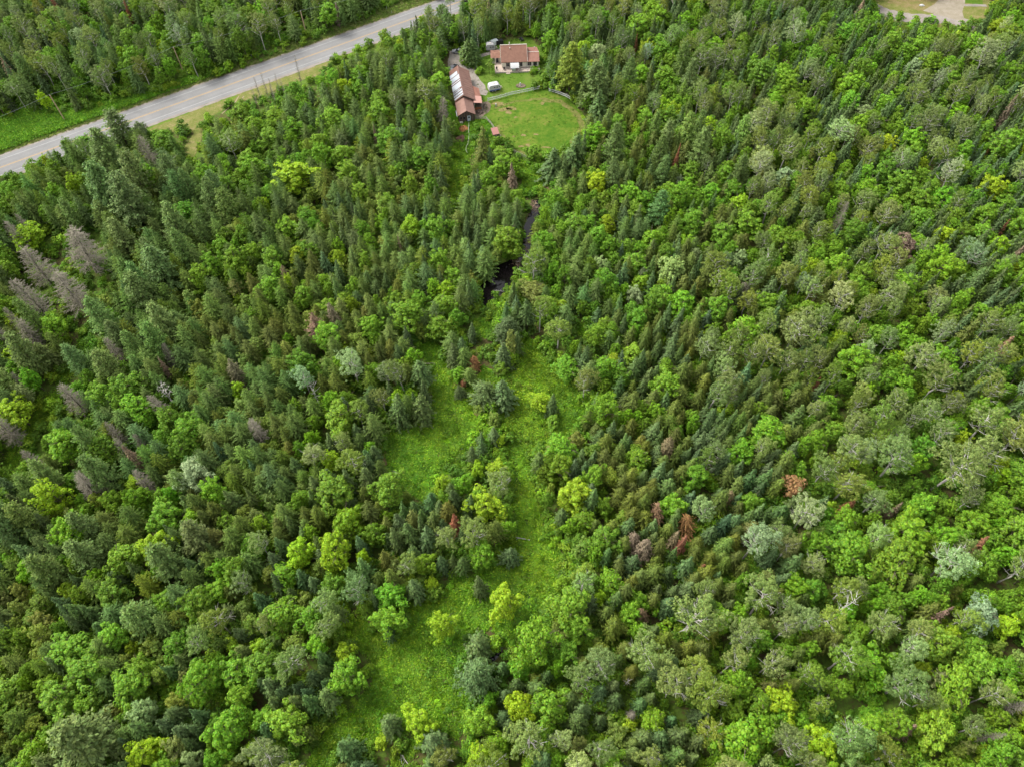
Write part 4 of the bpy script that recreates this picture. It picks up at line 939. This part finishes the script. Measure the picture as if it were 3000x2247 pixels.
MB().slab([(2.47,-.6,4.2),(5.35,-.6,2.62),(5.35,6.66,2.62),(2.47,6.66,4.2)], .12).build('roof', M_roofb, barn)
MB().slab([(-.3,6.4,2.95),(2.6,6.4,4.95),(2.6,22.9,4.95),(-.3,22.9,2.95)], .12).build('roof', mat('old_brown_roof', (.14,.075,.055), .8, .1, nscale=1, namt=.3), barn)
MB().slab([(2.62,6.4,4.95),(6.35,6.4,2.8),(6.35,22.9,2.8),(2.62,22.9,4.95)], .12).build('roof', M_roofb, barn)
MB().box(2.5, 2.75, 6.4, 22.9, 4.93, 5.0).build('ridge_cap', M_roofb, barn); MB().box(2.35, 2.58, -.62, 6.4, 4.17, 4.24).build('ridge_cap', M_roofo, barn)
for i in range(13):                                    # corrugation ribs on the right slopes
    y = 6.9+i*1.25; MB().slab([(2.7,y,4.96),(6.34,y,2.86),(6.34,y+.06,2.86),(2.7,y+.06,4.96)], .04).build('roof_rib', M_roofb, barn)
def slope(x): return 2.95+(x+.3)*(2.0/2.9)
segs = [(7.0,7.8,0),(8.2,9.2,0),(9.6,10.4,.0),(10.7,11.1,1.6),(11.4,14.3,0),(14.8,15.4,0),(15.9,18.2,0),(18.6,20.4,.9)]
for (a, b, sh) in segs:
    k = max(1, round((b-a)/.95))
    for j in range(k):
        y0 = a+(b-a)*j/k+.015; y1 = a+(b-a)*(j+1)/k-.015; x0 = -.35+.0*sh; x1 = 2.5-sh*.4
        MB().slab([(x0,y0,slope(x0)+.05),(x1,y0,slope(x1)+.05),(x1,y1,slope(x1)+.05),(x0,y1,slope(x0)+.05)], .03).build('roof_sheet', M_sheet, barn)
MB().slab([(6.36,9.0,2.55),(8.3,9.6,2.1),(8.3,13.6,2.1),(6.36,14.6,2.55)], .1).build('roof', mat('lean_to_roof', (.19,.09,.065), .8, .1, nscale=1, namt=.25), barn)
MB().box(6.05, 8.1, 9.9, 13.3, 0, 2.05).build('wall', M_dwood, barn)
dr = MB().box(2.75, 3.75, -.12, -.06, .05, 2.0).build('door', mat('pale_barn_door', (.42,.47,.52), .6), barn); MB().box(3.0, 3.5, -.15, -.13, 1.15, 1.8).build('pane', M_glass, dr)
for x in (.5, 1.5): MB().box(x, x+.5, -.1, -.06, 1.0, 1.7).build('window', M_glass, barn)
MB().slab([(-.6,-.2,2.2),(-.35,-.2,2.2),(-.35,2.9,2.2),(-.6,2.9,2.2)], .08).build('gutter_board', M_white, barn)
MB().box(.2, 1.15, -1.0, -.35, 0, .5).build('trough_box', M_trim, barn)
# open shed by the barn
shed = empty('open_shed', (BO.x, BO.y, 0), math.atan2(V_.y, V_.x)); tag(shed, 'small open shed with pinkish flat roof against the barn side', 'shed')
MB().slab([(5.5,5.3,2.75),(8.2,5.0,2.55),(8.4,8.6,2.6),(5.9,8.9,2.8)], .1).build('roof', mat('pink_roof', (.28,.155,.125), .8, nscale=.8, namt=.1), shed)
for x, y in ((8.15,5.15),(8.3,8.4),(5.75,5.4)): MB().box(x-.06, x+.06, y-.06, y+.06, 0, 2.55).build('post', M_trim, shed)
MB().box(5.5, 8.0, 8.2, 8.3, 0, 2.4).build('wall', M_dwood, shed); MB().box(5.8, 8.0, 5.3, 5.36, 0, .9).build('half_wall', mat('orange_boards', (.28,.11,.05), .9, nscale=3, namt=.4), shed)
def lump(name, x, y, rx, ry, h_, m_, label, cat, seed=0, z=0):
    r = np.random.default_rng(seed); mb = MB(); rings = []
    for i in range(6):
        t = i/5; k = math.sqrt(max(0, 1-t**1.6)); rings.append([(rx*k*cos(a)*(1+.18*r.normal()), ry*k*sin(a)*(1+.18*r.normal()), h_*t*(1+.12*r.normal())) for a in np.linspace(0, 2*pi, 14, endpoint=False)])
    mb.loft(rings); o = mb.build(name, m_, None, loc=(x, y, z)); tag(o, label, cat); return o
M_heap = mat('rusty_heap', (.30,.14,.05), .95, .05, nscale=2.2, col2=(.10,.055,.03))
lump('bark_heap', *P(1358,380), 1.5, 1.7, .9, M_heap, 'orange-brown heap of wood waste below the barn door', 'heap', 1)
lump('soil_heap', *P(1352,408), 1.4, 1.8, .6, mat('dark_heap', (.12,.07,.045), .95, nscale=2.2, namt=.6), 'dark brown heap of soil below the orange one', 'heap', 2)
lump('manure_heap', *P(1406,330), 1.1, 1.3, .6, mat('manure', (.07,.05,.04), .95, nscale=2.2, namt=.6), 'dark manure heap between barn and paddock', 'heap', 3)
lump('bush_pile', *P(1420,312), .9, 1.3, .7, mat('brush', (.12,.10,.07), .95, nscale=2.2, namt=.6), 'grey-brown brush pile right of the open shed', 'heap', 4)
# hut beside the paddock
hx, hy = P(1453, 404); hut = empty('small_hut', (hx, hy, 0), radians(17)); tag(hut, 'small hut with pinkish-red sloping roof at the paddock fence', 'hut')
MB().box(-.8,.8,-.1,1.9,0,1.45).build('wall', M_dwood, hut); MB().slab([(-1.05,-.45,1.5),(1.05,-.45,1.5),(1.05,2.2,2.1),(-1.05,2.2,2.1)], .1).build('roof', mat('hut_roof', (.25,.12,.10), .8, nscale=1, namt=.15), hut)
MB().box(-.3,.4,-.14,-.1,0,1.1).build('door', M_fence, hut)

# ------------------------------------------------------------------ fences
def fence(name, pts, m_, n_rails, hgt, rail_h, label, gap=2.4, pw=.1):
    root = empty(name, (pts[0][0], pts[0][1], 0)); tag(root, label, 'fence'); O = Vector((pts[0][0], pts[0][1], 0)); first = True
    for i in range(len(pts)-1):
        a = Vector((*pts[i], 0))-O; b = Vector((*pts[i+1], 0))-O; L = (b-a).length; k = max(1, round(L/gap)); d = (b-a)/k
        for j in range(k+(i == len(pts)-2)):
            p = a+d*j; MB().box(p.x-pw/2, p.x+pw/2, p.y-pw/2, p.y+pw/2, 0, hgt+.1).build('post', m_, root)
        for j in range(k):
            for q in range(n_rails):
                z = hgt*(q+1)/n_rails-rail_h/2-.02; o_ = Vector((0, -.08, z)); s_ = random.uniform(-.02, .02)
                MB().bar(a+d*j+o_+Vector((0, 0, s_)), a+d*(j+1)+o_-Vector((0, 0, s_)), .04, rail_h).build('rail', m_, root)
    return root
fence('rail_fence', px((1429,299),(1465,290),(1500,280),(1545,271),(1581,263)), M_fwhite, 2, 1.3, .3, 'white two-rail fence along the top left of the paddock')
fence('rail_fence', px((1608,269),(1635,277),(1658,286),(1672,294)), M_fwhite, 2, 1.2, .3, 'short white rail fence at the top right of the paddock')
fence('rail_fence', px((1393,350),(1424,351),(1438,366),(1452,386),(1467,406),(1490,434),(1508,450),(1530,460),(1550,468)), M_fence, 3, 1.15, .14, 'weathered grey rail fence curving round the lower left of the paddock')
p_ = P(1638,273); fp = MB(); fp.tube([(0,0,0),(0,0,1.8),(.1,0,3.2)], [.07,.06,.05], 6); tag(fp.build('white_pole', M_white, None, loc=(p_[0], p_[1], 0)), 'thin white pole beside the right-hand white fence', 'pole')
hp = [P(a, b) for a, b in ((1373,362),(1373,385),(1374,408),(1371,424),(1366,434),(1366,446),(1372,456))]
fh = MB(); fh.tube([(x, y, .3) for x, y in densify(hp, .8, .15, False)], [.10]*len(densify(hp, .8, .15, False)), 5); tag(fh.build('water_pipe', mat('pale_pipe', (.27,.28,.20), .7)), 'pale pipe winding through the grass from the barn door', 'pipe')

# ------------------------------------------------------------------ vehicles
def wheel(parent, x, y, r_, wd=.2):
    t = MB(); n = 14
    rings = [[(x+s_, y+rr*cos(a), r_+rr*sin(a)) for a in np.linspace(0, 2*pi, n, endpoint=False)] for s_, rr in ((-wd/2, r_*.85), (-wd/2+.03, r_), (wd/2-.03, r_), (wd/2, r_*.85))]
    t.loft(rings); w = t.build('wheel', M_rub, parent)
    h_ = MB(); h_.loft([[(x+s_, y+r_*.55*cos(a), r_+r_*.55*sin(a)) for a in np.linspace(0, 2*pi, 10, endpoint=False)] for s_ in (-wd/2-.01, wd/2+.01)]); h_.build('rim', M_chrome, w)
def car(loc, rz, body, label, L=4.4, W=1.75, name='parked_car'):
    c = empty(name, loc, rz); tag(c, label, 'car'); hw = W/2
    prof = [(-L/2, .42, .62, .86), (-L/2+.12, .32, .82, .95), (-L*.30, .28, .92, 1.), (-.1, .28, .95, 1.), (L*.28, .28, .86, 1.), (L/2-.2, .3, .74, .95), (L/2, .42, .6, .82)]
    MB().loft([[(-hw*k, y, z0), (hw*k, y, z0), (hw*k*1.01, y, (z0+z1)/2), (hw*k*.93, y, z1), (-hw*k*.93, y, z1), (-hw*k*1.01, y, (z0+z1)/2)] for y, z0, z1, k in prof]).build('body', body, c)
    MB().loft([[(-hw*.9, y, z0), (hw*.9, y, z0), (hw*.74*k, y, z1), (-hw*.74*k, y, z1)] for y, z0, z1, k in ((-L*.42, .88, .93, 1.1), (-L*.28, .9, 1.38, 1.), (.1, .9, 1.44, 1.), (L*.2, .86, .92, 1.15))]).build('glasshouse', M_glass, c)
    MB().box(-hw*.7, hw*.7, -L*.27, .12, 1.37, 1.47).build('roof', body, c)
    for x in (-hw+.06, hw-.06):
        for y in (-L*.3, L*.31): wheel(c, x, y, .32)
    for x in (-hw*.65, hw*.65):
        MB().box(x-.18, x+.18, L/2-.03, L/2+.03, .55, .68).build('headlight', M_chrome, c); MB().box(x-.15, x+.15, -L/2-.03, -L/2+.03, .6, .74).build('tail_light', M_red, c)
    return c
M_carb = mat('black_car_paint', (.02,.022,.028), .2, .6); M_cars = mat('silver_car_paint', (.33,.34,.36), .3, .5, .5)
x, y = P(1329, 205); car((x, y, .05), radians(-28), M_carb, 'black car parked at the top end of the barn', 4.5)
x, y = P(1343, 157); car((x, y, .05), radians(80), M_cars, 'silver-grey car half hidden behind the twin spruces', 4.5)
def camper(loc, rz, L, W, Hh, label, stripe=True):
    c = empty('camper_trailer', loc, rz); tag(c, label, 'trailer'); hw = W/2; hl = L/2; z0 = .45
    pr = [(-hl, z0+.25), (-hl+.12, Hh-.35), (-hl+.5, Hh), (hl-.7, Hh+.02), (hl-.2, Hh-.45), (hl, z0+.7), (hl-.1, z0)]
    b = MB(); b.loft([[(x, y_, z) for x, z in [(-hl+.05, z0)]+pr] for y_ in (-hw, hw)]); b.build('body', M_white, c)
    for x, w2 in ((-hl+.35,.4),(-.35,.55),(.5,.55),(1.35,.3)):
        if abs(x)+w2 > hl: continue
        f = MB().box(x, x+w2, -hw-.03, -hw, 1.35, 1.75).build('window', M_chrome, c); MB().box(x+.04, x+w2-.04, -hw-.045, -hw-.03, 1.39, 1.71).build('pane', M_glass, f)
    if stripe:
        MB().box(-hl+.1, hl-.15, -hw-.025, -hw, .5, .78).build('stripe', M_blue, c)
    MB().box(-.3, .3, -.3, .3, Hh+.02, Hh+.16).build('roof_vent', M_trim, c)
    for x in (-.75, 0.05) if L > 3.4 else (-.3,):
        wheel_c = MB(); wheel_c.loft([[(x+.3*cos(a), s_, .3+.3*sin(a)) for a in np.linspace(0, 2*pi, 14, endpoint=False)] for s_ in (-hw-.06, -hw+.14)]); wheel_c.build('wheel', M_rub, c)
        wheel_c = MB(); wheel_c.loft([[(x+.17*cos(a), s_, .3+.17*sin(a)) for a in np.linspace(0, 2*pi, 10, endpoint=False)] for s_ in (-hw-.08, -hw-.05)]); wheel_c.build('rim', M_white, c)
    hb = MB(); hb.bar((hl-.1, -.4, .5), (hl+.9, 0, .5), .08, .08); hb.bar((hl-.1, .4, .5), (hl+.9, 0, .5), .08, .08); hb.box(hl+.25, hl+.6, -.2, .2, .55, .95); hb.build('drawbar', M_trim, c)
    return c
camper((-5.9, 210.9, 0), radians(18), 3.9, 2.05, 2.35, 'white camper trailer with blue stripe parked on the lawn')
x, y = P(1437, 150); camper((x, y+.6, 0), radians(8), 3.2, 2.0, 2.4, 'small pale camper with dark window strip left of the house', False)
x, y = P(1384, 272); t = empty('garden_tractor', (x, y, .05), radians(-75)); tag(t, 'red garden tractor beside the barn wall', 'tractor')
MB().loft([[(-.3,-.9,.4),(.3,-.9,.4),(.3,-.9,.8),(-.3,-.9,.8)],[(-.34,-.1,.4),(.34,-.1,.4),(.34,-.1,.95),(-.34,-.1,.95)]]).build('hood', M_red, t); MB().box(-.6,.6,-.05,.9,.45,.6).build('fender', M_red, t)
MB().box(-.25,.25,.25,.75,.6,.75).build('seat', M_black, t); MB().box(-.25,.25,.7,.8,.75,1.1).build('backrest', M_black, t)
for x_, y_, r_ in ((-.55,.5,.38),(.55,.5,.38),(-.42,-.65,.26),(.42,-.65,.26)): wheel(t, x_, y_, r_, .22)
x, y = P(1447, 130); tp = MB(); tp.loft([[(-1.6,-1.,0),(1.6,-1.,0),(1.6,1.,0),(-1.6,1.,0)],[(-1.5,-.8,1.1),(1.5,-.7,1.3),(1.4,.8,1.2),(-1.5,.9,1.)],[(-.9,-.2,1.6),(1.,-.1,1.9),(.9,.3,1.8),(-.8,.3,1.5)]])
tag(tp.build('tarpaulin', mat('white_tarp', (.6,.66,.64), .6, nscale=2, namt=.2), None, loc=(x, y, 0), rz=.3), 'crumpled white tarpaulin over a pile left of the house', 'tarpaulin')
x, y = P(1463, 129); tag(MB().box(-1.3,1.3,-.7,.7,0,1.2).box(-1.2,1.2,-.6,.6,1.2,1.35).build('dark_crate', M_black, None, loc=(x, y, 0), rz=.3), 'dark low crate between the tarpaulin and the house', 'crate')
x, y = P(1528, 124); q = empty('quad_bike', (x, y+1, .02), .4); tag(q, 'dark quad bike parked behind the house', 'quad bike'); MB().loft([[(-.3,-.9,.45),(.3,-.9,.45),(.25,-.9,.7),(-.25,-.9,.7)],[(-.3,0,.45),(.3,0,.45),(.2,0,.95),(-.2,0,.95)],[(-.35,.9,.45),(.35,.9,.45),(.3,.9,.75),(-.3,.9,.75)]]).build('body', M_black, q)
for a in (-.5,.5):
    for b in (-.6,.6): wheel(q, a, b, .3, .25)
x, y = P(1453, 312); lk = MB(); lk.box(-.16,.16,-.16,.16,0,.9); tag(lk.build('salt_post', M_white, None, loc=(x, y, 0)), 'short white post standing at the left of the paddock', 'post')
# flower bed with a pale statue
x, y = P(1526, 253); fb = MB(); fb.loft([[(1.7*k*cos(a), 1.2*k*sin(a), z) for a in np.linspace(0, 2*pi, 16, endpoint=False)] for k, z in ((1,0),(.95,.2),(.8,.22))]); tag(fb.build('flower_bed', M_mud, None, loc=(x, y, .02)), 'round flower bed in the lawn above the white fence', 'flower bed')
s_ = MB(); s_.loft([[(r_*cos(a), r_*sin(a), z) for a in np.linspace(0, 2*pi, 10, endpoint=False)] for r_, z in ((.28,.2),(.2,.35),(.16,.8),(.24,1.),(.1,1.25))]); tag(s_.build('garden_ornament', M_white, None, loc=(x-.2, y, .02)), 'white garden ornament in the round flower bed', 'ornament')

# ------------------------------------------------------------------ highway furniture
poles = [((191,355),(159,296)), ((539,215),(517,155)), ((899,108),(881,33))]; tops = []
M_pole = mat('utility_pole_wood', (.42,.30,.20), .85, .1, nscale=2, namt=.3)
for i, ((bx, by), (tx, ty)) in enumerate(poles):
    x, y = P(bx, by); h_ = 9.0; o = empty('utility_pole', (x, y, 0)); tag(o, 'wooden utility pole on the far verge, '+('nearest the left edge','middle one of three','right one of three')[i], 'utility pole', 'utility poles along the highway')
    MB().tube([(0,0,-.3),(0,0,4.5),(0,0,h_)], [.19,.17,.14], 8).build('pole', M_pole, o); MB().tube([(0,-.02,h_),(0,-.02,h_+.28)], [.07,.05], 6).build('insulator', M_white, o)
    tops.append(Vector((x, y, h_+.25)))
d = (tops[1]-tops[0]); chain = [tops[0]-d]+tops+[tops[2]+(tops[2]-tops[1])]
wm = MB()
for a, b in zip(chain, chain[1:]):
    pts = [a.lerp(b, t)-Vector((0, 0, 4*.9*t*(1-t))) for t in np.linspace(0, 1, 9)]; wm.tube(pts, [.018]*9, 4)
tag(wm.build('power_line', M_chrome), 'thin power line strung between the utility poles', 'power line')
for i, (a, b, l) in enumerate(((738,168,'near the tyre tracks'),(1133,29,'near the top edge'),(1148,41,'just below the topmost one'),(517,247,'left of the middle utility pole'))):
    x, y = P(a, b); tag(MB().tube([(0,0,0),(0,0,1.1)], [.06,.05], 6).build('marker_post', M_white, None, loc=(x, y, 0)), 'small white marker post on the far verge '+l, 'marker post', 'white marker posts')
# ------------------------------------------------------------------ fallen logs and odd bits
def log(a, b, L2, r_, m_, label, z=.25):
    x0, y0 = P(*a); x1, y1 = P(*b); m = MB(); m.tube([(0,0,z),((x1-x0)*.5,(y1-y0)*.5,z+.12),(x1-x0,y1-y0,z*.8)], [r_, r_*.8, r_*.35], 6)
    r = np.random.default_rng(int(a[0]))
    for k in range(7):
        t = r.random()*.7+.25; m.tube([((x1-x0)*t,(y1-y0)*t,z+.1),((x1-x0)*t+r.normal()*.7,(y1-y0)*t+r.normal()*.7,z+.1+r.random()*.8)], [r_*.35, .02], 4)
    tag(m.build('fallen_log', m_, None, loc=(x0, y0, 0)), label, 'log')
log((1205,1070),(1278,1066),0,.16,M_dead,'grey-brown log lying across the left meadow lobe')
log((1210,1065),(1140,1040),0,.1,M_barkp,'pale stick jutting from the forest at the upper meadow')
log((1142,1397),(1175,1386),0,.09,M_barkp,'white fallen birch at the lower left of the upper meadow')
log((1552,1582),(1480,1570),0,.1,M_barkp,'white fallen birch lying across the stream corridor')
log((1195,2236),(1172,2205),0,.08,M_barkp,'pale stick at the stream by the bottom edge')
log((1532,774),(1512,768),0,.1,M_barkp,'pale log sticking out over the pond narrows')
log((1478,857),(1445,853),0,.1,M_barkp,'pale log lying at the bottom end of the pond')
for i, (a, b, l) in enumerate(((1353,1315,'small white rock in the left meadow lobe'),(1263,1239,'tiny white stone near the bare soil'))):
    lump('white_rock', *P(a, b), .28 if i == 0 else .16, .22 if i == 0 else .14, .2, M_white, l, 'rock', 20+i, .05)
tx0 = [P(650,335), P(690,300), P(700,283)]
for i, off in enumerate((0, 1.6)): ribbon('tyre_track', [(x+off, y) for x, y in tx0], .35, .05, mat('tyre_soil%d' % i, (.20,.16,.10), .95), jit=.2)
for i, off in enumerate((0, 1.6)): ribbon('tyre_track', [(x+off, y) for x, y in px((742,185),(760,160),(775,140))], .35, .05, mat('tyre_soil_far%d' % i, (.16,.13,.08), .95), jit=.2)
# far house, cut by the top right corner
x, y = P(2975, -10); fhse = empty('far_house', (x, y+3, 0), radians(-18)); tag(fhse, 'grey-roofed building cut by the top right corner', 'house')
MB().box(-6,6,-3.5,3.5,0,2.8).build('wall', M_wood, fhse); mg = mat('grey_metal_roof', (.20,.24,.26), .5, .3)
MB().slab([(-6.5,-4,2.75),(6.5,-4,2.75),(6.5,0,4.6),(-6.5,0,4.6)], .12).build('roof', mg, fhse); MB().slab([(-6.5,.02,4.6),(6.5,.02,4.6),(6.5,4,2.75),(-6.5,4,2.75)], .12).build('roof', mg, fhse)
window(-3, -1.8, .9, 2.1, -3.5, fhse); window(1, 2.4, .9, 2.1, -3.5, fhse)
x, y = P(2905, 0); car((x, y, .05), radians(60), M_cars, 'silver car parked at the top right yard', 4.4)
x, y = P(2700, 18); lump('white_boulder', x, y, 1., .6, .5, M_white, 'whitish boulder on the dry grass of the far yard', 'boulder', 30)
# lily pads and debris on the pond, weeds on the banks
def on_px(name, kd, spots, n, spread, smin, smax, cols, label, cat, hs_=1., z=.06):
    i = rng.integers(len(spots), size=n); A = np.array(spots, float)[i]+rng.normal(size=(n, 2))*spread
    X, Y = P(A[:, 0], A[:, 1]); q = smin+(smax-smin)*rng.random(n)
    if kd == 'shrub':
        ok = ~visible_open(X, Y, q*1.6, q*2.2, [k for k in HARD if k != 'yard']); X = X[ok]; Y = Y[ok]; q = q[ok]; n = len(q)
    c = np.array(cols)[rng.integers(len(cols), size=n)]*np.exp(rng.normal(size=(n, 1))*.25)
    scatter_stuff(name, kd, X, Y, np.zeros(n)+z, np.c_[q, q, q*hs_], rng.random(n)*6.28, c, label, cat)
on_px('pond_debris', 'litter', [(1560,595),(1572,605),(1556,612),(1545,715),(1538,735),(1548,700),(1530,752),(1523,772),(1512,765)], 240, 8, .2, .7, [(.26,.17,.12),(.20,.13,.09),(.13,.12,.05),(.30,.22,.15)], 'brown dead leaves and rushes floating on the pond', 'leaf litter', 1.5)
on_px('reddish_brush', 'litter', [(1648,580),(1655,587),(1600,560),(1620,575)], 120, 6, .5, 1.2, [(.28,.16,.13),(.22,.13,.10)], 'reddish dead brush at the head of the pond', 'brush', 4)
on_px('bank_shrubs', 'shrub', [(1600,600),(1610,640),(1590,680),(1585,720),(1600,760),(1630,620),(1500,690),(1480,800),(1560,840),(1600,880),(1510,880),(1450,910),(1380,880)], 420, 15, .5, 1.2, GR, 'green bushes crowding the banks of the pond', 'shrubbery')
on_px('yard_shrubs', 'shrub', [(1376,190),(1365,185),(1390,188),(1405,212),(1566,210),(1590,245),(1600,235),(1610,255),(1337,228),(1600,215),(1595,180)], 150, 6, .2, .7, GR, 'bushes edging the house, drive and fence', 'shrubbery')
on_px('meadow_bushes', 'shrub', [(1590,1310),(1560,1320),(1530,1350),(1600,1340),(1480,1340),(1660,1110),(1690,1180),(1700,1240),(1430,1220),(1560,1420),(1490,1420),(1500,1500),(1430,1640),(1600,1560),(1640,1620),(1650,1700),(1610,1790)], 800, 26, .4, 1.1, GR, 'bushy thickets bordering the meadows and the stream', 'shrubbery')
